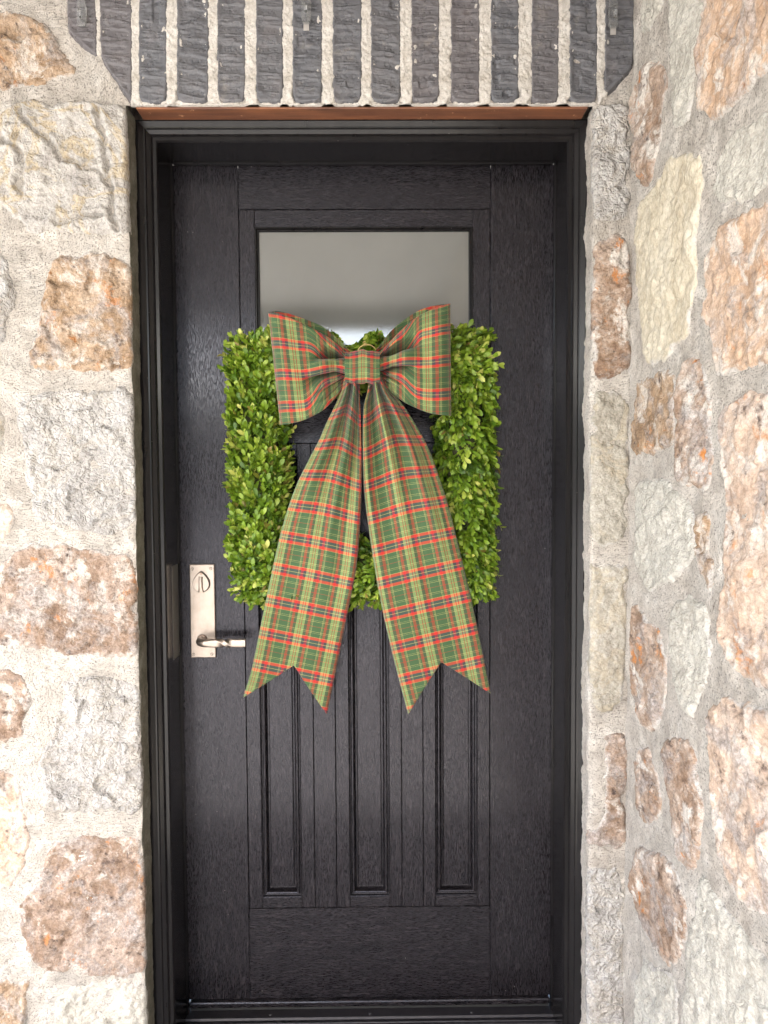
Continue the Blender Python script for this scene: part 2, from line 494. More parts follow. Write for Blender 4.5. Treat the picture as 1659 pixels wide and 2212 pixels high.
M['brass'] = plain('brass_wire', (0.62, 0.44, 0.20), 0.3, 1.0)
M['sill'] = plain('dark_anodised_sill', (0.022, 0.020, 0.024), 0.42, 0.3, 0.5, 0.4, 60)
M['rubber'] = plain('black_rubber', (0.008, 0.008, 0.008), 0.7)
def clear():
    t = NT('clear_plastic')
    t.base((0.95, 0.96, 0.97), 0.06, 0, 0.5)
    t.b.inputs['Transmission Weight'].default_value = 0.92
    t.b.inputs['IOR'].default_value = 1.46
    return t.m
M['clear'] = clear()
def tabm():
    t = NT('translucent_tape_tab')
    t.base((0.62, 0.58, 0.54), 0.4, 0, 0.5)
    t.b.inputs['Transmission Weight'].default_value = 0.5
    return t.m
M['tab'] = tabm()
def glass():
    t = NT('obscure_grey_glass')
    v = t.coord(False)
    n = t.noise(v, 520, 2, 0.5)
    nn = t.bump(n, 0.06, 0.0003)
    t.base(t.ramp(t.noise(v, 6, 4), [(0.3, (0.125, 0.127, 0.118)), (0.7, (0.142, 0.144, 0.134))]), 0.045, 0, 0.5, nn)
    t.b.inputs['IOR'].default_value = 1.9
    t.b.inputs['Transmission Weight'].default_value = 0.25
    return t.m
M['glass'] = glass()

# plaid cloth: two colour sequences, one along the height of the cloth and one across it
def plaid():
    t = NT('woven_plaid_cloth')
    uv = t.n('ShaderNodeUVMap').outputs[0]
    sep = t.n('ShaderNodeSeparateXYZ'); t.l(uv, sep.inputs[0])
    G = (0.038, 0.084, 0.032); L = (0.235, 0.31, 0.11); Rd = (0.56, 0.012, 0.012); D = (0.030, 0.025, 0.056)
    Yl = (0.38, 0.34, 0.13); O = (0.044, 0.052, 0.029); Rr = (0.30, 0.026, 0.016)
    a = t.math('FRACT', t.math('DIVIDE', sep.outputs[1], 0.0735))
    b = t.math('FRACT', t.math('DIVIDE', sep.outputs[0], 0.084))
    sa = [(0, Rd), (.085, D), (.165, Yl), (.183, D), (.265, Rd), (.35, Yl), (.360, G), (.47, Yl), (.480, G), (.515, Yl), (.525, G),
          (.67, Rr), (.685, G), (.82, Yl), (.830, G), (.865, Yl), (.875, G), (.99, Yl)]
    sb = [(0, L), (.085, Rr), (.105, L), (.15, Rr), (.17, L), (.25, O), (.335, Rr), (.415, G), (.45, Yl), (.459, G), (.48, Yl), (.489, G),
          (.765, Yl), (.774, G), (.795, Yl), (.804, G), (.84, Rr), (.92, O)]
    ca = t.ramp(a, sa, 'CONSTANT'); cb = t.ramp(b, sb, 'CONSTANT')
    tw = t.math('FRACT', t.math('MULTIPLY', t.math('ADD', sep.outputs[0], sep.outputs[1]), 620.0))
    f = t.math('ADD', t.math('MULTIPLY', t.math('GREATER_THAN', tw, 0.5), 0.5), 0.25)
    c = t.mix(f, ca, cb)
    lum = t.noise(uv, 45, 4, 0.6)
    c = t.mix(0.3, c, t.ramp(lum, [(0.3, 0.7), (0.7, 1.0)]), 'MULTIPLY')
    h = t.math('ADD', tw, t.math('MULTIPLY', t.noise(uv, 900, 2), 0.8))
    t.base(c, 0.72, 0, 0.25, t.bump(h, 0.25, 0.0006))
    t.b.inputs['Sheen Weight'].default_value = 0.15
    return t.m
M['plaid'] = plaid()
def leaf_mat():
    t = NT('boxwood_leaf')
    at_ = t.n('ShaderNodeAttribute', attribute_name='tint')
    r = t.n('ShaderNodeSeparateXYZ'); t.l(at_.outputs['Vector'], r.inputs[0])
    c = t.ramp(r.outputs[0], [(0.0, (0.030, 0.070, 0.008)), (0.30, (0.075, 0.150, 0.011)), (0.65, (0.180, 0.280, 0.020)), (0.92, (0.330, 0.410, 0.060)), (1.0, (0.46, 0.47, 0.12))])
    c = t.mix(r.outputs[2], c, (0.24, 0.15, 0.045))
    rib = t.ramp(r.outputs[1], [(0.0, 1.25), (0.12, 1.0)])
    c = t.mix(1.0, c, rib, 'MULTIPLY')
    t.base(c, 0.42, 0, 0.45)
    tr = t.n('ShaderNodeBsdfTranslucent')
    t.l(t.mix(1.0, c, (1.1, 1.15, 0.6), 'MULTIPLY'), tr.inputs[0])
    mx = t.n('ShaderNodeMixShader'); mx.inputs[0].default_value = 0.22
    t.l(t.b.outputs[0], mx.inputs[1]); t.l(tr.outputs[0], mx.inputs[2]); t.l(mx.outputs[0], t.out.inputs[0])
    return t.m
M['leaf'] = leaf_mat()
M['twig'] = plain('dark_twigs', (0.035, 0.035, 0.012), 0.85)
M['floor'] = plain('pale_porch_paving', (0.49, 0.48, 0.47), 0.85, 0, 0.3, 0.15, 3)
M['ground'] = plain('pale_gravel_yard', (0.44, 0.42, 0.39), 0.9, 0, 0.2, 0.2, 1.0)
M['ceiling'] = plain('grey_painted_boards', (0.44, 0.43, 0.415), 0.7, 0, 0.3, 0.1, 2)
M['block'] = plain('pale_cast_block', (0.21, 0.21, 0.195), 0.85, 0, 0.2, 0.2, 8)
M['inside'] = plain('indoor_plaster', (0.45, 0.44, 0.42), 0.8)

# ------------------------------------------------------------------ main planes
YW = -0.187            # face of the stone wall
YC = -0.118            # face of the door casing
XA = float(at(293., 1106., YW)[0])      # left corner of the opening
XB = float(at(1276., 1106., YW)[0])     # right corner of the opening
XC = float(at(1357., 1106., YW)[0])     # inner corner with the side wall
ZL = float(at(790., 226.5, YW)[2])       # underside of the steel lintel
ZB = -0.16                               # foot of the walls
ZT = 2.77                                # ceiling

# ------------------------------------------------------------------ porch round the door (seen in the glass, and what lights it)
YE = -4.6                                # front edge of the porch
fl = box('porch_floor', -3.4, XC+0.25, YE-0.2, -0.10, -0.21, -0.055, M['floor']); fl['kind'] = 'structure'
gv = []
gr = link('ground', mesh_np('ground', [(-300, -400, -0.22), (300, -400, -0.22), (300, 200, -0.22), (-300, 200, -0.22)], [(0, 1, 2, 3)], False), M['ground'])
gr['kind'] = 'structure'
ce = box('porch_ceiling', -3.4, XC+0.25, YE-0.165, 0.10, ZT+0.002, ZT+0.12, M['ceiling']); ce['kind'] = 'structure'
# far-off trees added out of view, so the door and glass reflect a dark band
na, nh = 260, 26
aa, hh_ = np.meshgrid(np.radians(np.linspace(-105, 105, na)), np.linspace(0, 1, nh))
top = 5.6+1.1*fbm(aa*6, aa*0, 3.0, 4)
rr = 34+5*hh_**2+2.2*fbm(aa*16, hh_*4, 5.0, 4)
TV = np.stack([rr*np.sin(aa), -rr*np.cos(aa), -0.3+hh_*top+0.5*fbm(aa*30, hh_*5, 8.0, 3)*hh_], -1)
tl = local('added_treeline', TV, grid_faces(nh, na), plain('added_far_foliage', (0.035, 0.055, 0.022), 0.9, 0, 0.2, 0.5, 1.5), None)
tl['kind'] = 'stuff'
beam = thing('porch_beam', 'pale beam faced with upright blocks across the front of the porch', 'beam', (-1.4, YE, 2.40))
box('beam_core', -3.4, XC+0.25, YE-0.16, YE-0.01, 2.60, ZT-0.003, M['ceiling'], beam)
nb = 26
bw = (XC+0.25+3.4)/nb
bme = None
for k in range(nb):
    x0 = -3.4+k*bw
    if bme is None:
        o = box('block', x0+0.006, x0+bw-0.006, YE-0.008, YE+0.05, 2.585, 2.686, M['block'], beam, 0.008)
        bme = o.data; z0 = o.location.z; y0 = o.location.y; p0 = o.location.x
    else:
        link('block', bme, None, beam, (p0+k*bw, y0, z0))

post = thing('porch_post', 'square pale post carrying the far end of the porch beam', 'post', (-3.25, YE-0.085, -0.055))
box('shaft', -3.34, -3.16, YE-0.155, YE-0.015, 0.14, 2.50, M['ceiling'], post, 0.006)
box('base', -3.38, -3.12, YE-0.19, YE+0.02, -0.055, 0.139, M['ceiling'], post, 0.008)
box('cap', -3.37, -3.13, YE-0.18, YE-0.012, 2.501, 2.599, M['ceiling'], post, 0.008)

# ------------------------------------------------------------------ stone walls
class Path:
    """a wall face in plan: straight legs with rounded corners; pos(s,h,z)"""
    def __init__(s, pts, r=0.014):
        s.segs = []
        pts = [np.array(p, float) for p in pts]
        L = 0.0
        cur = pts[0]
        for i in range(len(pts)-1):
            d = pts[i+1]-pts[i]; n = np.linalg.norm(d); d = d/n
            end = pts[i+1] - (d*r if i < len(pts)-2 else 0)
            ln = np.linalg.norm(end-cur)
            s.segs.append(('l', L, L+ln, cur, d)); L += ln
            cur = end
            if i < len(pts)-2:
                d2 = pts[i+2]-pts[i+1]; d2 = d2/np.linalg.norm(d2)
                cr = d[0]*d2[1]-d[1]*d2[0]
                ct = cur + d2*r
                al = math.pi/2*r
                s.segs.append(('a', L, L+al, ct, d, d2, r, cr)); L += al
                cur = pts[i+1]+d2*r
        s.L = L
    def pos(s, u, z, h):
        sh = u.shape
        u = u.ravel(); z = z.ravel(); h = h.ravel()
        X = np.zeros((len(u), 3)); X[:, 2] = z
        for k, g in enumerate(s.segs):
            a, b = g[1], g[2]
            mk = (u >= a if k else u > -1e9) & (u < b if k < len(s.segs)-1 else u < 1e9)
            if not mk.any(): continue
            uu = u[mk]
            if g[0] == 'l':
                P = g[3][None]+(uu-a)[:, None]*g[4][None]
                N = np.array([g[4][1], -g[4][0]])[None]      # right-hand side of travel = outside
                X[mk, :2] = P+h[mk, None]*N
            else:
                th = (uu-a)/(b-a)*math.pi/2
                ct, d, d2, r, cr = g[3:]
                dirn = -np.cos(th)[:, None]*d2[None]+np.sin(th)[:, None]*d[None]
                sg = 1.0 if cr > 0 else -1.0
                X[mk, :2] = ct[None]+dirn*(r+sg*h[mk, None])
        return X.reshape(*sh, 3)

def mortar_h(u, z, seed):
    return 0.0030*fbm(u*16, z*16, seed, 3)+0.0018*fbm(u*70, z*70, seed+4, 3)
def wall_sheet(name, path, u0, u1, z0, z1, cell, parent, seed, mat='mortar', ofs=0.0, amp=1.0):
    nu = int((u1-u0)/cell)+2; nz = int((z1-z0)/cell)+2
    U, Z = np.meshgrid(np.linspace(u0, u1, nu), np.linspace(z0, z1, nz))
    h = mortar_h(U, Z, seed)*amp+ofs
    return local(name, path.pos(U, Z, h), grid_faces(nz, nu), M[mat], parent)
def stone(path, poly, mat, parent, seed, cell=0.0036, proud=0.0045, rough=1.0, name='stone', warp=0.008, edge=0.006, fn=None, lim=None, mseed=None, zmin=None, cracks=(), wf=22):
    poly = chaikin(poly, 2)
    lo = poly.min(0)-0.016; hi = poly.max(0)+0.016
    nu = int((hi[0]-lo[0])/cell)+2; nz = int((hi[1]-lo[1])/cell)+2
    U, Z = np.meshgrid(np.linspace(lo[0], hi[0], nu), np.linspace(lo[1], hi[1], nz))
    wu = U+warp*fbm(U*wf, Z*wf, seed+.3, 5, 0.62); wz = Z+warp*fbm(U*wf+50, Z*wf, seed+7.7, 5, 0.62)
    d = sdist(poly, wu, wz)
    mask = d > -0.011
    h = -0.008+(proud+0.008)*sstep(-0.010, edge, d)
    inn = sstep(0.0, 0.012, d)
    if fn is None:
        qu = U+0.006*fbm(U*40, Z*40, seed+11, 3); qz = Z+0.006*fbm(U*40+9, Z*40, seed+12, 3)
        rel = rough*(0.005*fbm(U*9, Z*9, seed, 2)+0.0014*ridged(U*34, Z*34, seed+2, 3)+0.0010*fbm(U*120, Z*120, seed+3, 2)+0.16*facets(qu, qz, 0.045, seed)+0.15*facets(qu+3, qz, 0.018, seed+5))
        h = h+inn*np.maximum(rel, -proud*0.6+0.2*rel)
        for line in cracks:
            line = np.asarray(line)
            dd = np.full(U.shape, 1e9)
            for a, b in zip(line, line[1:]):
                e = b-a; tt = np.clip(((wu-a[0])*e[0]+(wz-a[1])*e[1])/(e@e), 0, 1)
                dd = np.minimum(dd, np.hypot(wu-a[0]-tt*e[0], wz-a[1]-tt*e[1]))
            h = h-0.012*np.exp(-(dd/0.005)**2)*inn+0.003*np.exp(-((dd-0.012)/0.006)**2)*inn
    else:
        h = h+inn*fn(U, Z, d)
    if mseed is not None: h = h+mortar_h(U, Z, mseed)
    if zmin is not None: Z = np.maximum(Z, zmin)
    if lim is not None: h = np.where(U > lim[0], h*lim[2], h) if lim[1] > 0 else np.where(U < lim[0], h*lim[2], h)
    V = path.pos(U, Z, h)
    f = grid_faces(nz, nu, mask)
    keep = np.unique(f.ravel())
    V, f = compact(V, f)
    o = local(name, V, f, M[mat], parent)
    at_ = o.data.attributes.new('edge', 'FLOAT', 'POINT')
    at_.data.foreach_set('value', d.ravel()[keep].astype(np.float32))
    return o

# ---- front wall
XLW = -2.6
front = thing('stone_wall', 'pale fieldstone wall with wide mortar joints round the black door', 'wall', (0, YW, ZB))
pl = Path([(XLW, YW), (XA, YW), (XA, 0.03)], 0.007)
SA = XA-XLW                               # path length of the corner (approximately)
pr = Path([(XB, 0.03), (XB, YW), (XC+0.03, YW)])
SB = 0.03-YW
wall_sheet('mortar', pl, SA-1.0, SA-0.001, ZB, ZL, 0.0045, front, 1.0)
wall_sheet('reveal', pl, SA-0.001, pl.L, ZB, ZL, 0.0045, front, 1.0, 'reveal', -0.001, 0.45)  # left return only: darker and more olive than the other mortar sheets
wall_sheet('mortar', pl, 0, SA-1.0, ZB, ZL, 0.03, front, 1.0)
wall_sheet('mortar', pr, 0, pr.L, ZB, ZL, 0.0045, front, 2.0)
pu = Path([(XLW, YW), (XC+0.03, YW)])
wall_sheet('mortar', pu, SA-1.0, pu.L, ZL, ZT, 0.0055, front, 1.0)
wall_sheet('mortar', pu, 0, SA-1.0, ZL, ZT, 0.03, front, 1.0)
box('wall_core', XLW, XA-0.03, YW+0.03, 0.14, ZB, ZT, M['mortar'], front)
box('wall_core', XB+0.03, XC+0.2, YW+0.03, 0.14, ZB, ZT, M['mortar'], front)
box('wall_core', XA-0.03, XB+0.03, -0.06, 0.14, ZL+0.02, ZT, M['mortar'], front)

def to_left(pts):
    P = np.array(pts, float)
    W = at(P[:, 0], P[:, 1], YW)
    u = W[:, 0]-XLW
    e = u > SA-0.022
    u = np.where(e, SA+0.002+0.008*vnoise(W[:, 2]*23, W[:, 2]*0+5), u)
    return np.stack([u, W[:, 2]], 1)
LEFT = [
 ('tan', [(-60, 30), (50, 28), (95, 52), (125, 90), (155, 145), (160, 165), (125, 180), (-60, 190)]),
 ('greyvein', [(-8, 245), (30, 228), (100, 222), (190, 220), (290, 226), (292, 300), (290, 500), (240, 503), (130, 500), (75, 495), (30, 470), (3, 440), (-6, 400), (-15, 330)]),
 ('tan', [(103, 575), (100, 612), (82, 640), (90, 680), (68, 720), (58, 755), (65, 785), (100, 805), (160, 800), (230, 803), (290, 795), (292, 700), (290, 610), (290, 560), (200, 552), (130, 550)]),
 ('grey', [(33, 864), (85, 850), (150, 838), (220, 842), (296, 843), (300, 1000), (303, 1145), (224, 1148), (170, 1142), (118, 1134), (78, 1129), (75, 1082), (62, 1051), (56, 989), (40, 896)]),
 ('brown', [(-60, 1215), (0, 1207), (30, 1190), (100, 1180), (200, 1188), (305, 1198), (306, 1300), (308, 1415), (240, 1420), (150, 1415), (80, 1405), (0, 1390), (-60, 1395)]),
 ('brown', [(-60, 1450), (45, 1455), (60, 1480), (65, 1520), (50, 1590), (0, 1610), (-60, 1615)]),
 ('grey', [(132, 1470), (139, 1512), (109, 1558), (86, 1674), (93, 1757), (200, 1750), (312, 1762), (312, 1605), (308, 1475), (220, 1465)]),
 ('pink', [(-60, 1660), (15, 1660), (30, 1680), (45, 1720), (62, 1790), (55, 1870), (20, 1910), (-60, 1920)]),
 ('brown', [(111, 1827), (157, 1806), (250, 1813), (312, 1795), (316, 1882), (323, 2045), (322, 2110), (185, 2100), (93, 2096), (65, 2058), (37, 1989), (50, 1950), (79, 1915)]),
 ('greygreen', [(125, 2146), (118, 2212), (115, 2300), (328, 2300), (326, 2215), (322, 2130), (180, 2125)]),
 ('tan', [(-60, 2110), (0, 2114), (70, 2119), (46, 2156), (60, 2212), (70, 2300), (-60, 2300)]),
 ('pink', [(-70, 1080), (12, 1080), (30, 1110), (28, 1145), (0, 1160), (-70, 1160)]),
 ('grey', [(-70, 520), (5, 535), (28, 580), (34, 640), (18, 700), (-10, 760), (-70, 770)]),
 ('greygreen', [(-70, 262), (-38, 270), (-32, 350), (-30, 430), (-70, 450)]),
 ('olive', [(-70, 800), (-25, 830), (5, 900), (10, 980), (-20, 1035), (-70, 1040)]),
]
CRACKS = [to_left(c) for c in ([(40, 238), (62, 268), (85, 290), (125, 325), (160, 350), (215, 372), (238, 392)], [(208, 224), (216, 260), (228, 300), (224, 335), (240, 380), (248, 430), (252, 500)], [(120, 490), (160, 472), (225, 462)], [(8, 300), (40, 330), (52, 370), (45, 410)])]
for k, (mt, P) in enumerate(LEFT):
    stone(pl, to_left(P), mt, front, 10.0+k*3.1, rough=0.75 if mt == 'greyvein' else 1.2 if mt.startswith('grey') else 1.0, lim=(SA-0.002, 1, 0.25), mseed=1.0, proud=0.010 if mt == 'greyvein' else 0.0045,
          cracks=CRACKS if mt == 'greyvein' else ())
RIGHT_P = [
 ('grey', [(1270, 252), (1300, 226), (1352, 226), (1356, 470), (1270, 470)]),
 ('rust', [(1278, 514), (1320, 506), (1354, 510), (1357, 807), (1320, 815), (1278, 811), (1272, 660)]),
 ('olive', [(1262, 850), (1300, 848), (1354, 846), (1354, 1174), (1262, 1176)]),
 ('olive', [(1260, 1224), (1300, 1222), (1340, 1215), (1352, 1240), (1348, 1536), (1262, 1536)]),
 ('brown', [(1300, 1590), (1330, 1586), (1354, 1588), (1350, 1830), (1320, 1835), (1264, 1824), (1270, 1806), (1296, 1780), (1302, 1700)]),
 ('grey', [(1262, 1878), (1300, 1874), (1345, 1878), (1345, 2300), (1262, 2300)]),
]
def to_pier(pts):
    P = np.array(pts, float)
    W = at(P[:, 0], P[:, 1], YW)
    u = SB+(W[:, 0]-XB)
    e = u < SB+0.004
    u = np.where(e, SB-0.012+0.008*vnoise(W[:, 2]*23, W[:, 2]*0+9), u)
    u = np.minimum(u, SB+XC-XB-0.006)
    return np.stack([u, W[:, 2]], 1)
for k, (mt, P) in enumerate(RIGHT_P):
    stone(pr, to_pier(P), mt, front, 80.0+k*2.7, rough=0.8, lim=(SB-0.004, -1, 0.5), mseed=2.0)
# stones of the same wall just outside the picture
def free_stones(path, u0, u1, z0, z1, parent, seed, kinds, cw=0.34, ch=0.27):
    r = random.Random(seed)
    z = z0
    row = 0
    while z < z1-0.1:
        hh = min(ch*r.uniform(0.75, 1.2), z1-z)
        u = u0+(row % 2)*cw*0.4*0
        while u < u1-0.08:
            ww = min(cw*r.uniform(0.6, 1.25), u1-u)
            g = 0.022
            a, b, c, d = u+g, u+ww-g, z+g, z+hh-g
            j = lambda: r.uniform(-0.018, 0.018)
            P = [(a+j(), c+j()), ((a+b)/2+j(), c+j()*0.5), (b+j(), c+j()), (b+j(), (c+d)/2), (b+j()-0.02, d+j()), ((a+b)/2, d+j()*0.5), (a+j()+0.02, d+j()), (a+j(), (c+d)/2)]
            stone(path, P, r.choice(kinds), parent, seed+u*7+z*13, cell=0.012, proud=0.009)
            u += ww
        z += hh; row += 1
lx = float(at(-75., 1106., YW)[0])-XLW
free_stones(pl, lx-0.95, lx-0.0, ZB+0.02, ZL, front, 5, ['grey', 'tan', 'peach', 'pink', 'brown'])
free_stones(pu, lx-0.95, SA-0.30, ZL+0.28, ZT, front, 9, ['grey', 'tan', 'peach', 'pink'])

# ---- side wall on the right, running towards the viewer
side = thing('stone_wall', 'pale fieldstone side wall running towards the viewer from the right of the door', 'wall', (XC, YW, ZB))
ps = Path([(XC, 0.0), (XC, YE)])      # travelling towards the viewer; the outside lies on the left
def _pos(u, z, h, _p=ps):
    X = np.zeros(u.shape+(3,))
    X[..., 0] = XC-h; X[..., 1] = -u; X[..., 2] = z
    return X
ps.pos = _pos
wall_sheet('mortar', ps, 0.15, 1.15, ZB, ZT, 0.005, side, 31.0)
wall_sheet('mortar', ps, 1.15, -YE, ZB, ZT, 0.03, side, 31.0)
box('wall_core', XC+0.02, XC+0.25, YE, -0.15, ZB, ZT, M['mortar'], side)
SIDE = [
 ('rust', [(1384, 145), (1437, 145), (1440, 185), (1430, 225), (1424, 320), (1404, 400), (1372, 385), (1368, 320), (1364, 250), (1374, 190)]),
 ('greygreen', [(1450, -40), (1500, -40), (1512, 20), (1508, 120), (1495, 200), (1490, 270), (1455, 270), (1450, 150)]),
 ('greygreen', [(1385, -40), (1435, -40), (1430, 20), (1405, 60), (1385, 60)]),
 ('peach', [(1530, -60), (1720, -60), (1720, 130), (1659, 150), (1620, 190), (1580, 235), (1529, 265), (1504, 185), (1515, 80)]),
 ('cream', [(1380, 460), (1424, 390), (1464, 340), (1519, 350), (1512, 432), (1500, 600), (1487, 713), (1462, 735), (1442, 764), (1395, 783), (1385, 680), (1379, 549)]),
 ('greygreen', [(1600, 280), (1720, 240), (1720, 390), (1659, 410), (1600, 440), (1545, 435), (1550, 350)]),
 ('peach', [(1602, 471), (1659, 444), (1740, 420), (1740, 760), (1659, 778), (1617, 789), (1551, 816), (1544, 760), (1539, 705), (1520, 682), (1525, 600), (1539, 537), (1574, 475)]),
 ('tan', [(1383, 822), (1430, 803), (1457, 822), (1455, 900), (1453, 959), (1430, 965), (1407, 982), (1368, 975), (1370, 920), (1375, 861)]),
 ('rust', [(1481, 772), (1512, 783), (1532, 861), (1536, 950), (1535, 1045), (1485, 1049), (1461, 1018), (1463, 920), (1465, 822)]),
 ('pink', [(1598, 873), (1659, 857), (1750, 830), (1750, 1510), (1659, 1474), (1602, 1441), (1563, 1395), (1560, 1291), (1567, 1135), (1559, 998), (1551, 900)]),
 ('greygreen', [(1375, 1041), (1438, 1033), (1470, 1070), (1493, 1115), (1500, 1174), (1485, 1220), (1461, 1252), (1407, 1271), (1385, 1240), (1373, 1193)]),
 ('tan', [(1508, 1104), (1535, 1096), (1538, 1180), (1539, 1252), (1532, 1271), (1512, 1232)]),
 ('rust', [(1370, 1296), (1395, 1342), (1437, 1387), (1441, 1503), (1416, 1582), (1383, 1553), (1366, 1462), (1364, 1380)]),
 ('greygreen', [(1453, 1296), (1528, 1296), (1540, 1400), (1515, 1503), (1494, 1553), (1461, 1503), (1449, 1379)]),
 ('rust', [(1374, 1611), (1403, 1619), (1426, 1710), (1424, 1781), (1379, 1764), (1372, 1690)]),
 ('rust', [(1441, 1602), (1486, 1602), (1515, 1710), (1519, 1810), (1494, 1888), (1465, 1847), (1453, 1772), (1439, 1669)]),
 ('pink', [(1552, 1528), (1602, 1520), (1659, 1545), (1750, 1575), (1750, 2050), (1659, 1975), (1602, 1942), (1561, 1876), (1540, 1710), (1534, 1565)]),
 ('rust', [(1379, 1826), (1445, 1863), (1482, 1938), (1478, 2042), (1453, 2083), (1412, 2050), (1379, 1979), (1366, 1897)]),
 ('greygreen', [(1519, 1897), (1561, 1959), (1623, 2042), (1700, 2090), (1750, 2150), (1750, 2400), (1476, 2400), (1480, 2200), (1486, 2062), (1500, 1980)]),
 ('greygreen', [(1387, 2062), (1403, 2083), (1455, 2112), (1462, 2200), (1455, 2330), (1368, 2330), (1372, 2200), (1376, 2130)]),
]
for k, (mt, P) in enumerate(SIDE):
    P = np.array(P, float)
    W = atX(P[:, 0], P[:, 1], XC)
    W = W.mean(0)+(W-W.mean(0))*1.05
    stone(ps, np.stack([-W[:, 1], W[:, 2]], 1), mt, side, 140.0+k*2.3, rough=0.75, warp=0.008, mseed=31.0)
us = -float(atX(1690., 1106., XC)[1])
free_stones(ps, 0.80, 1.9, ZB+0.02, ZT, side, 15, ['greygreen', 'pink', 'peach', 'cream', 'rust'])

# ------------------------------------------------------------------ soldier course of bricks over the door
arch = thing('brick_course', 'row of upright dark ridged bricks with ragged cream joints above the door', 'brickwork', (0.0, YW, ZL))
BX = [(149, 207), (221, 286), (303, 361), (385, 451), (472, 530), (555, 611), (634, 695), (720, 780), (802, 864), (889, 947), (974, 1034), (1060, 1118), (1147, 1204), (1229, 1287), (1304, 1365)]
TOPY = -75
def top_left(pts):
    P = np.array(pts, float)
    W = at(P[:, 0], P[:, 1], YW)
    return np.stack([W[:, 0]-XLW, W[:, 2]], 1)
def brick_fn(seed):
    r = random.Random(seed)
    ph, sl, per = r.uniform(0, 1), r.uniform(-0.10, 0.22), r.uniform(0.030, 0.042)
    plainish = r.random() < 0.25
    holes = [(r.uniform(-0.02, 0.02), r.uniform(-0.2, 0.2)) for _ in range(0)]
    def fn(U, Z, d):
        uc = U-U.mean(); zc = Z-Z.mean()
        q = (zc+sl*uc+0.9*uc*uc+0.0015*fbm(U*30, Z*30, seed, 2))/per+ph
        fr = q-np.floor(q)
        on = vnoise(np.floor(q)*3.7, np.floor(q)*0+1.3, seed) > -0.55
        band = sstep(0.0, 0.05, fr)*(1-sstep(0.46, 0.54, fr))*on
        a = 0.0008 if plainish else 0.0026
        rough_ = 1-0.75*band
        h = -a*band+0.0014*np.exp(-((fr-0.985)/0.035)**2)*(0.3 if plainish else 1)*on
        cu = uc/0.012; cu = cu-np.round(cu)
        pk = np.exp(-((cu*0.012)**2+((fr-0.25)*per)**2)/(0.0017**2))
        h = h-0.0022*pk*band*(vnoise(np.round(uc/0.012)*3.1, np.floor(q)*2.7, seed) > -0.4)
        h = h+rough_*(0.0016*fbm(U*22, Z*110, seed+5, 3)+0.0010*fbm(U*90, Z*200, seed+6, 2))
        chip = vnoise(U*40, Z*26, seed+9)
        h = h-0.0035*sstep(0.62, 0.8, chip)*(1-band)
        return h
    return fn
polys = []
for k, (a, b) in enumerate(BX):
    yb = 221
    if k == 0: P = [(a, TOPY), (b, TOPY), (b+3, 60), (b+4, 124), (a+2, 70)]
    elif k == 1: P = [(a-3, TOPY), (b, TOPY), (b, yb-3), (a+62, yb-4), (a, 128)]
    elif k == len(BX)-1: P = [(a+3, TOPY), (b+2, TOPY), (b, 146), (a-1, 212)]
    else: P = [(a, TOPY), (b, TOPY), (b, yb), (a, yb)]
    polys.append(P)
    uvp = top_left(P)
    def sharp(poly):   # keep corners of a brick crisp
        out = []
        n = len(poly)
        for i in range(n):
            p, q = poly[i], poly[(i+1) % n]
            out += [p*0.93+q*0.07, p*0.07+q*0.93]
        return np.array(out)
    stone(pu, sharp(uvp), 'brick', arch, 300.+k*1.7, cell=0.0016, proud=0.0085, name='brick', warp=0.0010, edge=0.0012, wf=60, zmin=ZL+0.0012, fn=brick_fn(300+k))
# mortar squeezed out between the bricks
for k in range(len(BX)-1):
    a, b = BX[k][1], BX[k+1][0]
    yb = 226
    if k == 0: P = [(a-2, TOPY), (b+2, TOPY), (b+1, 132), (a+5, 122), (a+1, 60)]
    elif k == 13: P = [(a-3, TOPY), (b+4, TOPY), (b+2, yb-12), (a-1, yb)]
    else: P = [(a-4, TOPY), (b+3, TOPY), (b+4, yb), (a-4, yb)]
    def fnj(U, Z, d, s=400+k): return 0.0016*fbm(U*120, Z*120, s, 3, 0.75)+0.0007*fbm(U*16, Z*10, s+3, 2)
    stone(pu, top_left(P), 'joint', arch, 400.+k*1.3, cell=0.0020, proud=0.0075, name='mortar_joint', warp=0.0062, edge=0.0012, wf=55, zmin=ZL-0.0005, fn=fnj)
P = [(292, 219), (400, 222), (600, 224), (800, 224), (1000, 223), (1200, 222), (1290, 219), (1280, 226), (1100, 228), (800, 228), (500, 228), (296, 226)]
stone(pu, top_left(P), 'joint', arch, 455., cell=0.0026, proud=0.004, name='mortar_joint', warp=0.004, edge=0.003, wf=50, zmin=ZL-0.0005, fn=lambda U, Z, d: 0.002*fbm(U*50, Z*50, 9, 4, 0.6))

# rusted angle iron that carries the bricks
XL0 = float(at(291., 240., YW)[0]); XL1 = float(at(1272., 240., YW)[0])
lin = box('steel_lintel', XL0, XL1, YW+0.007, -0.095, ZL-0.004, ZL+0.006, M['rusty'], None, 0.0015)
tag(lin, 'rusty orange steel lintel plate under the dark bricks', 'lintel')

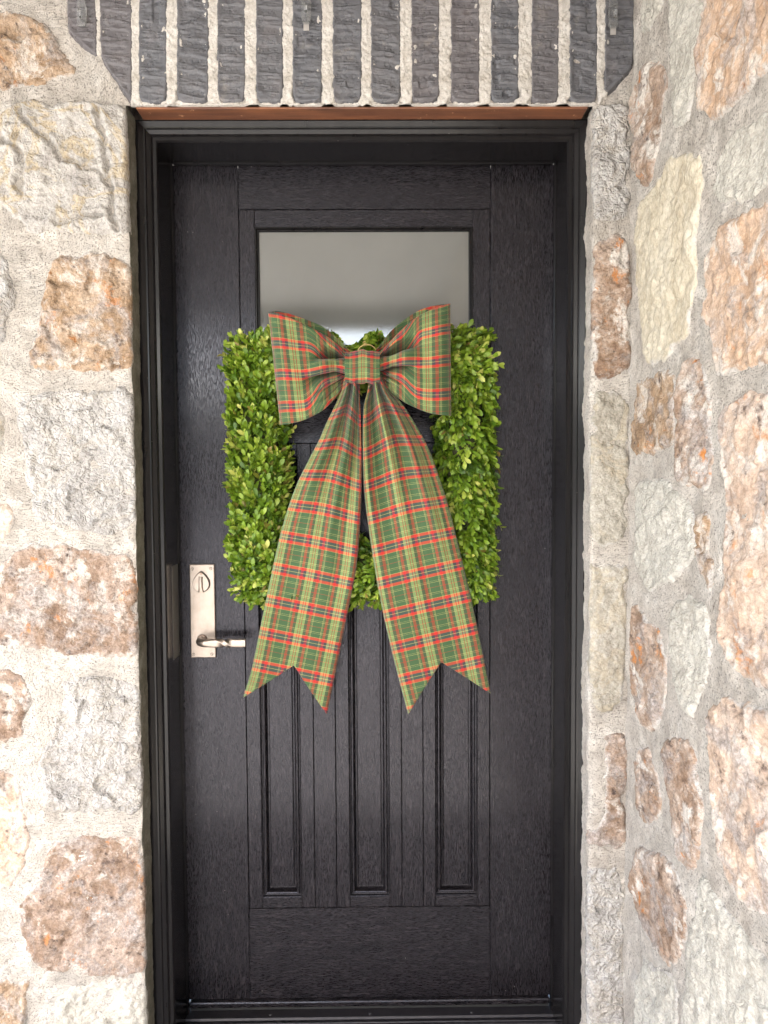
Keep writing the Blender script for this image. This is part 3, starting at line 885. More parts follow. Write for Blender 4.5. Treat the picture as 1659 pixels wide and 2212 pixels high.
# ------------------------------------------------------------------ door frame
HW, DH = 0.45, 2.027
frame = thing('door_frame', 'black moulded wooden frame round the front door', 'door frame', (0, YC, -0.05))
XO0 = XA-0.012; XO1 = XB+0.012                 # the casing runs in behind the mortar
ZO = float(at(790., 264.5, YC)[2])
def trim_profile(w):
    # (distance from the inner edge, depth)
    return [(0.0, -0.004), (0.0, YC+0.004), (0.003, YC), (0.010, YC), (0.0125, YC-0.004), (0.0145, YC-0.0035), (0.022, YC-0.0075), (0.024, YC-0.0105), (0.027, YC-0.011), (0.036, YC-0.0165), (0.0385, YC-0.0165), (0.0400, YC-0.013), (w, YC-0.013), (w, -0.004)]
def swept(name, side_):
    bm = bmesh.new()
    wl = -HW-XO0; wr = XO1-HW; wt = ZO-DH
    prof = trim_profile(1.0)
    rows = []
    for (dpos, y) in prof:
        if side_ == 'l':
            w = min(dpos, wl); t = w/wl*wt if dpos >= 1 else w
            rows.append([(-HW-w, y, -0.09), (-HW-w, y, DH+min(w if dpos < 1 else wt, wt))])
        elif side_ == 'r':
            w = min(dpos, wr)
            rows.append([(HW+w, y, -0.09), (HW+w, y, DH+min(w if dpos < 1 else wt, wt))])
        else:
            w = min(dpos, wt)
            rows.append([(-HW-min(w if dpos < 1 else wl, wl), y, DH+w), (HW+min(w if dpos < 1 else wr, wr), y, DH+w)])
    vs = [[bm.verts.new(p) for p in r] for r in rows]
    n = len(vs)
    for i in range(n-1):
        bm.faces.new([vs[i][0], vs[i][1], vs[i+1][1], vs[i+1][0]])
    bm.faces.new([v[0] for v in vs]); bm.faces.new([v[1] for v in reversed(vs)])
    return bm_obj(name, bm, M['trim'], frame)
swept('casing', 'l'); swept('casing', 'r'); swept('head_casing', 't')
# stop strip against which the door closes
box('door_stop', -HW-0.002, -HW+0.0035, -0.016, -0.002, -0.05, DH, M['trim'], frame, 0.001)
box('door_stop', HW-0.0035, HW+0.002, -0.016, -0.002, -0.05, DH, M['trim'], frame, 0.001)
box('head_stop', -HW+0.0045, HW-0.0045, -0.016, -0.002, DH-0.004, DH+0.002, M['trim'], frame, 0.001)

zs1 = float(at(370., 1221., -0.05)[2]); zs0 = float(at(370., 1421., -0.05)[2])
box('lock_plate_reflection', -HW-0.001, -HW+0.0012, -0.072, -0.024, zs0, zs1, M['plate_reflection'], frame, 0.0005)  # strip set on the jamb in place of the lock plate's blurred reflection

# threshold
th = thing('threshold', 'dark ribbed metal threshold below the door', 'threshold', (0, -0.08, -0.055))
bm = bmesh.new()
prof = [(0.02, -0.050), (0.02, -0.027), (-0.030, -0.027), (-0.033, -0.031), (-0.040, -0.031)]
y = -0.040; zz = -0.031
for k in range(13):
    prof += [(y-0.0015, zz+0.002), (y-0.0050, zz+0.002-0.0004), (y-0.0062, zz-0.0012), (y-0.0085, zz-0.0014)]
    y -= 0.0085; zz -= 0.0009
prof += [(y, zz-0.018), (y, -0.054)]
rows = [[bm.verts.new((x, a, b)) for x in (-HW+0.0005, HW-0.0005)] for a, b in prof]
for i in range(len(rows)-1): bm.faces.new([rows[i][0], rows[i][1], rows[i+1][1], rows[i+1][0]])
bm.faces.new([r[0] for r in rows]); bm.faces.new([r[1] for r in reversed(rows)])
bm_obj('sill_plate', bm, M['sill'], th)
for sx in (-0.245, 0.0, 0.25):
    bm_obj('screw', cyl_bm((sx, -0.019, -0.0265), (0, 0, 1), 0.0045, 0.003, 16, 0.0032), M['sill'], th, True, 40)

# ------------------------------------------------------------------ door
door = thing('front_door', 'black woodgrain front door with a frosted window and three sunk panels', 'door', (0, 0, 0))
zx = lambda x, y: float(at(float(x), float(y), 0.0)[0])
zz_ = lambda y, x=790.: float(at(float(x), float(y), 0.0)[2])
XS0 = (zx(514, 420)+zx(540, 2050))/2; XS1 = (zx(1057, 420)+zx(1060, 2050))/2
ZTR = zz_(452); ZM1 = zz_(805); ZM0 = zz_(957); ZBR = zz_(1960)
T = 0.045
box('door_core', -HW, HW, 0.022, T, 0.0, DH, M['trim'], door)
g = 0.0008
box('stile', -HW, XS0-g, 0, 0.021, 0.0, DH, M['wood_v'], door, 0.0006)
box('stile', XS1+g, HW, 0, 0.021, 0.0, DH, M['wood_v'], door, 0.0006)
box('rail', XS0, XS1, 0.0004, 0.021, ZTR+g, DH, M['wood_h'], door, 0.0006)
box('rail', XS0, XS1, 0.0004, 0.021, ZM0+g, ZM1, M['wood_h'], door, 0.0006)
box('rail', XS0, XS1, 0.0004, 0.021, 0.0, ZBR-g, M['wood_h'], door, 0.0006)
# window
gf = 0.0375
XG0 = zx(551, 600); XG1 = zx(1022, 600); ZG1 = zz_(490); ZG0 = ZM1+0.045
win = bpy.data.objects.new('window', None); col.objects.link(win); win.parent = door
box('window_frame', XS0+g, XG0, 0.001, 0.021, ZM1+g, ZTR-g, M['wood_v'], door, 0.0006)
box('window_frame', XG1, XS1-g, 0.001, 0.021, ZM1+g, ZTR-g, M['wood_v'], door, 0.0006)
box('window_frame', XG0+g, XG1-g, 0.0014, 0.021, ZG1, ZTR-g, M['wood_h'], door, 0.0006)
box('window_frame', XG0+g, XG1-g, 0.0014, 0.021, ZM1+g, ZG0, M['wood_h'], door, 0.0006)
bpy.data.objects.remove(win)
def nested(name, x0, x1, z0, z1, prof, mat, parent):
    """mitred moulding: prof = [(inset, depth)]"""
    bm = bmesh.new()
    rings = []
    for ins, y in prof:
        rings.append([bm.verts.new(p) for p in ((x0+ins, y, z0+ins), (x1-ins, y, z0+ins), (x1-ins, y, z1-ins), (x0+ins, y, z1-ins))])
    for a, b in zip(rings, rings[1:]):
        for i in range(4):
            bm.faces.new([a[i], a[(i+1) % 4], b[(i+1) % 4], b[i]])
    o = bm_obj(name, bm, mat, parent)
    return o
nested('glazing_bead', XG0+g, XG1-g, ZG0+g, ZG1-g, [(0, 0.014), (0, -0.0035), (0.0012, -0.0045), (0.003, -0.0045), (0.0065, 0.0005), (0.008, 0.0005), (0.0095, 0.004), (0.0095, 0.013)], M['trim'], door)
gl = box('window_pane', XG0+0.004, XG1-0.004, 0.0065, 0.0125, ZG0+0.004, ZG1-0.004, M['glass'], door)
# planks and sunk panels of the lower half
cuts = [540, 568, 652, 681, 728, 757, 842, 869, 915, 942, 1031, 1060]
X = [zx(c, 1950) for c in cuts]
X[0] = XS0; X[-1] = XS1
ZP1 = zz_(985); ZP0 = zz_(1936)
for i in range(11):
    if i in (1, 5, 9): continue
    e0 = g if i in (3, 4, 7, 8) or i in (0, 2, 6, 10) else 0
    a, b = X[i]+g*0.8, X[i+1]-g*0.8
    box('plank', a, b, 0.0002 if i % 2 else 0.0008, 0.021, ZBR+g, ZM0-g, M['wood_v'], door, 0.0009)
PROF = [(0, 0.0), (0.0010, 0.0005), (0.0020, 0.0070), (0.0040, 0.0075), (0.0050, 0.0045), (0.0065, 0.0028), (0.0085, 0.0024), (0.0105, 0.0034), (0.0120, 0.0060), (0.0132, 0.0140), (0.0150, 0.0175), (0.0192, 0.0180)]
for i in (1, 5, 9):
    a, b = X[i]+g*0.2, X[i+1]-g*0.2
    box('panel_rail', a, b, 0.0012, 0.021, ZBR+g, ZP0-g, M['wood_h'], door, 0.0006)
    box('panel_rail', a, b, 0.0012, 0.021, ZP1+g, ZM0-g, M['wood_h'], door, 0.0006)
    pf = box('panel', a+0.0192, b-0.0192, 0.0128, 0.0205, ZP0+0.0192, ZP1-0.0192, M['wood_v'], door, 0.0015)
    mo = nested('moulding', a, b, ZP0, ZP1, PROF, M['wood_v'], door)
    mo.parent = pf; mo.location = Vector(mo.location)-Vector(pf.location)
# weather strip at the foot
bm = box_bm(-HW+0.004, HW-0.004, -0.011, 0.012, -0.0165, -0.0006, 0.004, 2)
bm_obj('door_sweep', bm, M['wood_h'], door)
box('sweep_lip', -HW+0.006, HW-0.006, -0.004, 0.010, -0.0255, -0.017, M['rubber'], door)

# ---- lock plate, thumb turn and twisted lever
pa = at(408.8, 1219.0, -0.006); pb = at(466.5, 1420.5, -0.006)
px0, pz1, px1, pz0 = pa[0], pa[2], pb[0], pb[2]
bm = box_bm(px0, px1, -0.0075, -0.0002, pz0, pz1, 0.0)
fr = [e for e in bm.edges if all(abs(v.co.y+0.0075) < 1e-5 for v in e.verts)]
bmesh.ops.bevel(bm, geom=fr, offset=0.0022, segments=2, affect='EDGES', profile=0.5)
plate = bm_obj('lock_plate', bm, M['metal'], door)
def under(o, par):
    o.parent = par; o.location = Vector(o.location)-Vector(par.location)
for sx, sy in ((415.3, 1229), (455, 1228.3), (418, 1413.6), (457.8, 1413)):
    c = at(sx, sy, -0.008)
    s_ = bm_obj('screw', cyl_bm((c[0], -0.0078, c[2]), (0, -1, 0), 0.0031, 0.0016, 20, 0.0027), M['metal'], door, True, 40)
    under(s_, plate)
    an = random.uniform(-1.2, 1.2)
    b2 = box_bm(-0.00042, 0.00042, -0.0003, 0.0003, -0.0026, 0.0026)
    bmesh.ops.rotate(b2, verts=b2.verts, cent=(0, 0, 0), matrix=Matrix.Rotation(an, 3, 'Y'))
    bmesh.ops.translate(b2, verts=b2.verts, vec=(c[0], -0.0087, c[2]))
    under(bm_obj('screw_slot', b2, M['slot_shade'], door), plate)
    rg = cyl_bm((c[0], -0.00765, c[2]), (0, -1, 0), 0.0037, 0.0006, 20)
    under(bm_obj('screw_gap_shade', rg, M['slot_shade'], door), plate)  # dark disc drawn as the shaded gap round the screw head
# teardrop
tc = at(434.3, 1258., -0.012)
pts = []
for k in range(40):
    a_ = 2*math.pi*k/40
    r_ = 0.0205
    x_, z_ = r_*math.sin(a_), r_*math.cos(a_)
    if z_ > 0:
        z_ = z_*1.42; x_ = x_*(1-0.45*(z_/(1.42*r_))**2)
    else: z_ = z_*0.95
    pts.append((x_*0.97, z_))
bm = bmesh.new()
vv = [bm.verts.new((tc[0]+p[0]*1.07, yy, tc[2]-0.004+p[1]*1.06)) for yy in (-0.0070, -0.0079) for p in pts]
for i in range(40): bm.faces.new([vv[i], vv[(i+1) % 40], vv[40+(i+1) % 40], vv[40+i]])
bm.faces.new(vv[40:])
under(bm_obj('turn_gap_shade', bm, M['slot_shade'], door), plate)  # dark disc drawn as the shaded gap round the turn plate
bm = bmesh.new()
lay = [(1.0, -0.0077), (1.0, -0.0135), (0.95, -0.0150), (0.0, -0.0152)]
rings = [[bm.verts.new((tc[0]+p[0]*s, yy, tc[2]-0.004+p[1]*s)) for p in pts] for s, yy in lay[:3]]
for a, b in zip(rings, rings[1:]):
    for i in range(40): bm.faces.new([a[i], a[(i+1) % 40], b[(i+1) % 40], b[i]])
bm.faces.new(rings[-1])
under(bm_obj('turn_plate', bm, M['metal'], door, True, 35), plate)
bm = bmesh.new()
zs = np.linspace(-0.0195, 0.0175, 12)
rows = []
for z_ in zs:
    w_ = 0.0042+0.0032*max(0, (-z_-0.004)/0.0155)**2+0.0004*(z_ > 0.012)
    d_ = 0.0185+0.0035*math.sin((z_+0.0195)/0.037*math.pi)
    rows.append([bm.verts.new((tc[0]+sx*w_*q, -yy, tc[2]-0.004+z_)) for sx, yy, q in ((-1, 0.0151, 1.1), (-1, d_-0.001, 0.9), (-0.6, d_, 0.9), (0.6, d_, 0.9), (1, d_-0.001, 0.9), (1, 0.0151, 1.1))])
for a, b in zip(rows, rows[1:]):
    for i in range(5): bm.faces.new([a[i], a[i+1], b[i+1], b[i]])
bm.faces.new(rows[0]); bm.faces.new(rows[-1][::-1])
under(bm_obj('thumb_turn', bm, M['metal'], door, True, 45), plate)
c = at(434.3, 1239.5, -0.016)
under(bm_obj('turn_screw', cyl_bm((c[0], -0.0155, c[2]), (0, -1, 0), 0.0036, 0.003, 20, 0.003), M['darkmetal'], door, True, 40), plate)
# lever
pc = at(437.0, 1381.0, -0.008)
ec = at(530.5, 1397.0, -0.052)
lx0, lz, lx1 = pc[0], pc[2], ec[0]
YLV = -0.050
path = []
for k in range(8): path.append((lx0, -0.0080-0.0023*k*1.3))
rb = 0.020
for k in range(1, 12):
    a_ = k/11*math.pi/2
    path.append((lx0+rb*(1-math.cos(a_)), (YLV+rb)-rb*math.sin(a_)))
xs = np.linspace(lx0+rb, lx1, 46)[1:]
path += [(x_, YLV) for x_ in xs]
path = np.array(path)
bm = bmesh.new()
rows = []
for i, (x_, y_) in enumerate(path):
    a, b = path[max(0, i-1)], path[min(len(path)-1, i+1)]
    t_ = (b-a)/np.linalg.norm(b-a)
    n_ = np.array([t_[1], -t_[0]])
    fx = (x_-lx0)/(lx1-lx0)
    tw = sstep(0.36, 0.80, fx)*math.pi*1.0
    sq = sstep(0.05, 0.35, fx)
    hw_ = 0.0092*(1+0.10*fx); 
    row = []
    for k in range(20):
        a_ = 2*math.pi*k/20
        ca, sa = math.cos(a_), math.sin(a_)
        e_ = 0.42 if sq > 0.5 else 0.42+(0.58)*(1-sq*2)
        e_ = 0.45+0.55*(1-sq)
        p = math.copysign(abs(ca)**e_, ca)*hw_*(1.0); q = math.copysign(abs(sa)**e_, sa)*hw_*(1-0.22*sq)
        p2 = p*math.cos(tw)-q*math.sin(tw); q2 = p*math.sin(tw)+q*math.cos(tw)
        # q2 is vertical, p2 horizontal before the twist
        row.append(bm.verts.new((x_+n_[0]*q2, y_+n_[1]*q2, lz+p2)))
    rows.append(row)
for a, b in zip(rows, rows[1:]):
    for k in range(20): bm.faces.new([a[k], a[(k+1) % 20], b[(k+1) % 20], b[k]])
bm.faces.new(rows[0]); bm.faces.new(rows[-1])
lever = bm_obj('lever_handle', bm, M['metal'], door, True, 50)
co = bm_obj('collar', cyl_bm((lx0, -0.0105, lz), (0, -1, 0), 0.0125, 0.0062, 28, 0.0115, 0.001), M['darkmetal'], door, True, 40)
under(co, plate)

# dim hall behind the glass
hall = box('hall_wall', -0.9, 0.9, 1.2, 1.25, 0, 2.6, M['inside'], None); hall['kind'] = 'structure'

# ------------------------------------------------------------------ boxwood wreath
leaf_cols = 5
def leaf_arrays():
    # obovate leaf along +X, cupped about its midrib; 5 x 3 points
    xs = np.array([0.0, 0.22, 0.5, 0.78, 1.0]); ws = np.array([0.03, 0.14, 0.235, 0.23, 0.06])
    V = []; rib = []
    for x_, w_ in zip(xs, ws):
        for k in (-1, 0, 1):
            V.append((x_, k*w_, 0.14*w_*abs(k)*1.3+0.10*math.sin(x_*2.6)-0.14*x_*x_)); rib.append(abs(k))
    f = []
    for i in range(4):
        for k in range(2):
            a = i*3+k
            f.append((a, a+3, a+4, a+1))
    return np.array(V), np.array(f), np.array(rib)
LV, LF, LR = leaf_arrays()
WZ1, WZ0 = float(at(790., 705., -0.05)[2]), float(at(790., 1305., -0.05)[2])
WX0, WX1 = float(at(487., 1000., -0.05)[0]), float(at(1078., 1000., -0.05)[0])
wc = np.array([(WX0+WX1)/2, -0.045, (WZ0+WZ1)/2])
hwx, hwz = (WX1-WX0)/2, (WZ1-WZ0)/2
RW = 0.050                                # half width of the core
wreath = thing('boxwood_wreath', 'square wreath of glossy green boxwood leaves hung on the black door', 'wreath', tuple(wc))
# core: four tubes of twigs
Lx, Lz = hwx-0.082, hwz-0.082
bm = bmesh.new()
core = [(-Lx, -Lz), (-Lx, Lz), (Lx, Lz), (Lx, -Lz)]
rings = []
for i, (x_, z_) in enumerate(core):
    dx, dz = math.copysign(0.7071, x_), math.copysign(0.7071, z_)
    ring = []
    for k in range(12):
        a_ = 2*math.pi*k/12
        o_ = math.cos(a_)*0.042*1.414
        ring.append(bm.verts.new((wc[0]+x_+dx*o_, -0.040-math.sin(a_)*0.034, wc[2]+z_+dz*o_)))
    rings.append(ring)
for i in range(4):
    a, b = rings[i], rings[(i+1) % 4]
    for k in range(12): bm.faces.new([a[k], a[(k+1) % 12], b[(k+1) % 12], b[k]])
bm_obj('twig_ring', bm, M['twig'], wreath, True)
# leaves on short sprigs that run clockwise round the ring and splay outwards
leaves = []
legs = [((-Lx, -Lz), (-Lx, Lz), (-1, 0)), ((-Lx, Lz), (Lx, Lz), (0, 1)), ((Lx, Lz), (Lx, -Lz), (1, 0)), ((Lx, -Lz), (-Lx, -Lz), (0, -1))]
def lerp(a, b, t): return a+(b-a)*t
NS = 3300
per = [2*Lz, 2*Lx, 2*Lz, 2*Lx]
tot = sum(per)
for sidx in range(NS):
    li = random.choices(range(4), per)[0]
    (ax, az), (bx, bz), (ox, oz) = legs[li]
    t = random.uniform(-0.10, 1.08)
    c = np.array([lerp(ax, bx, t), 0.0, lerp(az, bz, t)])
    T_ = np.array([bx-ax, 0, bz-az]); T_ /= np.linalg.norm(T_)
    O_ = np.array([ox, 0, oz], float)
    if li == 3: T_ = T_*random.choice([1, 1, 0.3])
    a_ = random.uniform(-0.15, 1.15)*math.pi          # round the tube, front half
    N_ = O_*math.cos(a_)+np.array([0, -1.0, 0])*math.sin(a_)
    base = c+O_*math.cos(a_)*0.048+np.array([0, -1.0, 0])*math.sin(a_)*0.030
    if t < 0 or t > 1: base = base*np.array([0.98, 1, 0.98])
    d = T_*random.uniform(0.75, 1.25)+N_*random.uniform(0.25, 0.75)+O_*0.12+rng.normal(0, 0.17, 3)
    if li == 2: d = d+np.array([0, 0, -0.15])
    d /= np.linalg.norm(d)
    L_ = random.uniform(0.030, 0.052)
    s1 = np.cross(d, N_+rng.normal(0, 0.3, 3)); s1 /= np.linalg.norm(s1)+1e-9
    s2 = np.cross(d, s1)
    tone = min(1, max(0, random.gauss(0.54 if li != 2 else 0.49, 0.19)))
    npair = random.choice([3, 4, 4, 5])
    for q in range(npair):
        f_ = (q+0.4)/npair
        p = base+d*L_*f_
        roll = (q % 2)*math.pi/2+random.uniform(-0.5, 0.5)
        for sg in (1, -1):
            side_v = (s1*math.cos(roll)+s2*math.sin(roll))*sg
            open_ = lerp(0.80, 0.28, f_)*random.uniform(0.7, 1.3)
            ld = d*math.cos(open_)+side_v*math.sin(open_)
            ld = ld+rng.normal(0, 0.10, 3); ld /= np.linalg.norm(ld)
            up = d-ld*np.dot(d, ld)+N_*0.45
            up = up-ld*np.dot(up, ld); up /= np.linalg.norm(up)+1e-9
            wv = np.cross(up, ld)
            sz = random.uniform(0.0145, 0.0250)*lerp(1.0, 0.85, f_)
            tn = min(1, max(0, tone+0.22*f_-0.08+random.gauss(0, 0.10)))
            leaves.append((p, ld, wv, up, sz, tn))
# loose sprigs at two corners and one drooping below the ring
W_ = np.array([l[0]+l[1]*l[4]*0.5 for l in leaves])
zc_ = float(at(790., 734., -0.06)[2])-wc[2]
dip = (np.abs(W_[:, 0]-float(at(785., 742., -0.06)[0])+wc[0]) < 0.125) & (W_[:, 2] > zc_+0.02*np.sin(W_[:, 0]*60)) & (W_[:, 2] > 0)
ok = (~dip) & (W_[:, 1]+wc[1] > -0.105) & (W_[:, 1]+wc[1] < -0.002)
leaves = [l for l, k in zip(leaves, ok) if k]
W_ = W_[ok]
# 300 leaves that show best (front of the two open sides) stand alone, the rest are one mass
fx = W_[:, 0]; fz = W_[:, 2]
open_side = (np.abs(fx) > hwx-0.115)
facing = np.array([abs(np.dot(l[3], [0, -1, 0])) for l in leaves])
score = -W_[:, 1]*8+facing*0.6+open_side*1.5+np.array([l[4] for l in leaves])*25
order = np.argsort(-score)
single = set(order[:300].tolist())
variants = {}
rest_V, rest_F, rest_T = [], [], []
n0 = 0
for i, (p, ld, wv, up, sz, tn) in enumerate(leaves):
    if i in single:
        key = int(tn*15)
        if key not in variants:
            me = mesh_np('leaf', LV, LF, True)
            at_ = me.attributes.new('tint', 'FLOAT_VECTOR', 'POINT')
            at_.data.foreach_set('vector', np.stack([np.full(len(LV), (key+0.5)/15), LR, LR*0], 1).astype(np.float32).ravel())
            me.materials.append(M['leaf'])
            variants[key] = me
        o = bpy.data.objects.new('leaf', variants[key])
        o.matrix_world = Matrix(((ld[0]*sz, wv[0]*sz, up[0]*sz, p[0]), (ld[1]*sz, wv[1]*sz, up[1]*sz, p[1]), (ld[2]*sz, wv[2]*sz, up[2]*sz, p[2]), (0, 0, 0, 1)))
        col.objects.link(o); o.parent = wreath
    else:
        V = p[None]+sz*(LV[:, :1]*ld[None]+LV[:, 1:2]*wv[None]+LV[:, 2:]*up[None])
        rest_V.append(V); rest_F.append(LF+n0); n0 += len(LV)
        rest_T.append(np.stack([np.full(len(LV), tn), LR, LR*0+(random.uniform(0.4, 0.9) if random.random() < 0.035 else 0)], 1))
me = mesh_np('foliage', np.concatenate(rest_V), np.concatenate(rest_F), True)
a2 = me.attributes.new('tint', 'FLOAT_VECTOR', 'POINT')
a2.data.foreach_set('vector', np.concatenate(rest_T).astype(np.float32).ravel())
fo = link('foliage', me, M['leaf'], wreath)
fo['kind'] = 'stuff'

# ------------------------------------------------------------------ plaid bow
bow = thing('plaid_bow', 'big red and green plaid ribbon bow with two long tails on the wreath', 'bow', tuple(at(783., 792., -0.13)))
def curve(P, n, smooth=True):
    """interpolate a polyline by arc length (Catmull-Rom)"""
    P = np.array(P, float)
    d = np.r_[0, np.cumsum(np.linalg.norm(np.diff(P, axis=0), axis=1))]
    d /= d[-1]
    Q = np.concatenate([[2*P[0]-P[1]], P, [2*P[-1]-P[-2]]])
    t = np.linspace(0, 1, n)
    k = np.clip(np.searchsorted(d, t, side='right')-1, 0, len(P)-2)
    u = ((t-d[k])/(d[k+1]-d[k]))[:, None]
    a, b, c, e = Q[k], Q[k+1], Q[k+2], Q[k+3]
    return 0.5*((2*b)+(-a+c)*u+(2*a-5*b+4*c-e)*u*u+(-a+3*b-3*c+e)*u**3)
PPM = F/(1.7384-0.13)                        # picture units per metre at the bow
def cloth(name, V, uv, mat, parent, thick=0.0016):
    ny, nx = V.shape[:2]
    o = local(name, V, grid_faces(ny, nx), mat, parent, True, uv.reshape(-1, 2))
    md = o.modifiers.new('thickness', 'SOLIDIFY'); md.thickness = thick; md.offset = 0
    return o
FV  = [0, .10, .20, .29, .34, .38, .44, .51, .57, .605, .65, .70, .75, .80, .85, .90, .95, 1]
FP0 = [0, .10, .24, .42, .40, .20, .26, .52, .78, .62, .62, .72, .80, .76, .88, .84, .95, 1]
FD0 = [0, .006, -.006, -.030, -.040, -.004, .026, .034, .014, -.024, -.030, .000, .006, -.014, .004, -.012, .004, 0]
FP3 = [0, .10, .20, .35, .44, .345, .37, .455, .565, .535, .575, .65, .71, .755, .82, .87, .94, 1]
FD3 = [0, .006, -.008, -.026, -.034, -.008, .012, .016, .000, -.022, -.018, -.002, .006, -.006, .005, -.004, .003, 0]
def loop(sign, top_f, bot_f, top_b, bot_b, seed, shift):
    NU, NV = 84, 130
    Tf, Bf = curve(top_f, NU), curve(bot_f, NU)
    Tb, Bb = curve(top_b, NU), curve(bot_b, NU)
    u = np.linspace(0, 1, NU)[:, None]; v = np.linspace(0, 1, NV)[None, :]
    ker = np.exp(-np.linspace(-2, 2, 9)**2); ker /= ker.sum()
    def sm(P):
        q = np.interp(v[0], FV, P)
        q = np.convolve(np.pad(q, 4, mode='edge'), ker, 'valid')
        return q[None]
    vs = np.clip(v+shift*np.sin(v*math.pi), 0, 1)
    lin = vs
    w0 = 1-sstep(0.0, 0.30, u); w3 = (1-w0)*(1-sstep(0.30, 0.66, u+0.10*np.sin(v*6+seed))); w1 = 1-w0-w3
    p = w0*sm(FP0)+w3*sm(FP3)+w1*v
    p = np.clip(p+shift*np.sin(p*math.pi), -0.02, 1.02)
    rnd = np.sqrt(np.clip(1-((u-0.84)/0.16).clip(0, 1)**2, 0, 1))
    small = 0.0030*np.sin(v*41+seed+3*u)*np.exp(-(u/0.22)**2)+0.0022*np.sin(v*23-u*9+seed)*np.exp(-((u-0.3)/0.25)**2)
    big = (0.0022*fbm(v*6+seed+0*u, u*6+0*v, seed, 3)+0.006*np.sin(v*5.0+u*4.0+seed)*u)*rnd+0.004*np.sin(v*9.0-u*5+seed*2)*sstep(0.2, 0.6, u)*rnd
    fd = w0*sm(FD0)+w3*sm(FD3)
    fd = np.where(fd < 0, 1.75*fd, 1.25*fd)
    df = 0.124+0.044*sstep(0, 0.5, u)*rnd*(0.50+0.50*np.sin(v*math.pi)**0.7)+fd+small+big
    db = 0.116-0.020*sstep(0, 0.4, u)*rnd+0.004*np.sin(v*9+seed)*(1-u)
    xf = Tf[:, None, :]*(1-p[..., None])+Bf[:, None, :]*p[..., None]
    xb = Tb[:, None, :]*(1-v[..., None])+Bb[:, None, :]*v[..., None]
    Vf = at(xf[..., 0], xf[..., 1], -df); Vb = at(xb[..., 0], xb[..., 1], -db)
    V = np.concatenate([Vf, Vb[::-1][1:]], 0)
    wid = 0.268
    mid = V[:, NV//2]
    s = np.r_[0, np.cumsum(np.linalg.norm(np.diff(mid, axis=0), axis=1))]
    b = (s-s[NU-1])*sign
    UV = np.zeros(V.shape[:2]+(2,))
    UV[..., 0] = b[:, None]+0.010
    dv = np.linalg.norm(np.diff(V, axis=1), axis=2)
    al = np.concatenate([np.zeros((len(V), 1)), np.cumsum(dv, 1)], 1)
    al = al-al[:, NV//2:NV//2+1]
    UV[..., 1] = -(0.5*(v-0.5)*wid+0.5*al)+0.013-0.5*wid
    return cloth('loop', V, UV, M['plaid'], bow)
loop(-1,
     [(756, 774), (738, 752), (714, 732), (685, 715), (640, 693), (600, 677), (580, 676)],
     [(756, 812), (744, 832), (724, 859), (700, 884), (668, 902), (640, 912), (606, 918)],
     [(756, 760), (735, 736), (708, 714), (690, 702), (640, 683), (600, 672), (581, 676)],
     [(756, 814), (745, 833), (728, 858), (700, 884), (668, 901), (640, 911), (606, 918)], 0.7, 0.0)
loop(1,
     [(810, 774), (824, 757), (845, 736), (868, 712), (905, 683), (945, 664), (972, 656)],
     [(810, 810), (822, 822), (838, 839), (862, 861), (892, 878), (932, 893), (974, 898)],
     [(810, 758), (824, 742), (842, 718), (866, 696), (905, 671), (945, 659), (972, 657)],
     [(810, 812), (822, 824), (840, 841), (864, 863), (893, 879), (932, 893), (974, 898)], 2.1, -0.05)

def tail(sign, Ls, Rs, bottom, axis, seed, folds, hem):
    NW, NT_ = 66, 130
    L = np.array(Ls, float); Rr = np.array(Rs, float)
    w = np.linspace(0, 1, NW)[None, :]; t = np.linspace(0, 1, NT_)[:, None]
    yt = 812.0
    bx = np.array([b[0] for b in bottom]); by = np.array([b[1] for b in bottom])
    yb = np.interp(w, bx, by)
    y = yt+t*(yb-yt)
    Lc = curve(L, 200); Rc = curve(Rr, 200)
    xl = np.interp(y.ravel(), Lc[:, 1], Lc[:, 0]).reshape(y.shape)
    xr = np.interp(y.ravel(), Rc[:, 1], Rc[:, 0]).reshape(y.shape)
    x = xl*(1-w)+xr*w
    tt = (y-yt)/690.0
    dep = 0.112+0.030*np.exp(-((tt-0.10)/0.16)**2)-0.060*sstep(0.62, 1.0, tt)+0.012*np.exp(-((tt-0.45)/0.2)**2)
    for (c0, w0, am, ln) in folds:
        dep = dep+1.25*am*np.exp(-np.abs((w-c0-0.03*np.sin(tt*6+seed))/(w0))**1.5)*np.exp(-(tt/ln)**2)
    dep = dep+0.0035*np.sin(w*4.2+seed+tt*3.0)*sstep(0.1, 0.5, tt)+0.0022*np.sin(w*9-tt*7+seed)*(1-0.5*tt)
    dep = dep+0.0016*fbm(w*7+seed, tt*5, seed, 3)*sstep(0.02, 0.2, tt)+0.0030*vnoise(w*3.1+seed, tt*9, seed)*np.exp(-(tt/0.4)**2)
    dep = dep+0.016*sign*(w-0.5)*sstep(0.6, 1.0, tt)+0.010*np.abs(w-0.5)*sstep(0.85, 1.02, tt)
    dep = dep-0.008*((w < 0.03)*(0.03-w)+(w > 0.97)*(w-0.97))/0.03
    V = at(x, y, -dep)
    ax = np.array(axis, float); ax /= np.linalg.norm(ax)
    wp = 0.203
    UV = np.zeros(V.shape[:2]+(2,))
    al = ((x-783)*ax[0]+(y-812)*ax[1])/PPM
    al = al+0.010*np.cos((w-0.5)*6)*np.exp(-(tt/0.35)**2)
    UV[..., 0] = (w-0.5)*wp+hem
    UV[..., 1] = -al+0.030
    return cloth('tail', V, UV, M['plaid'], bow)
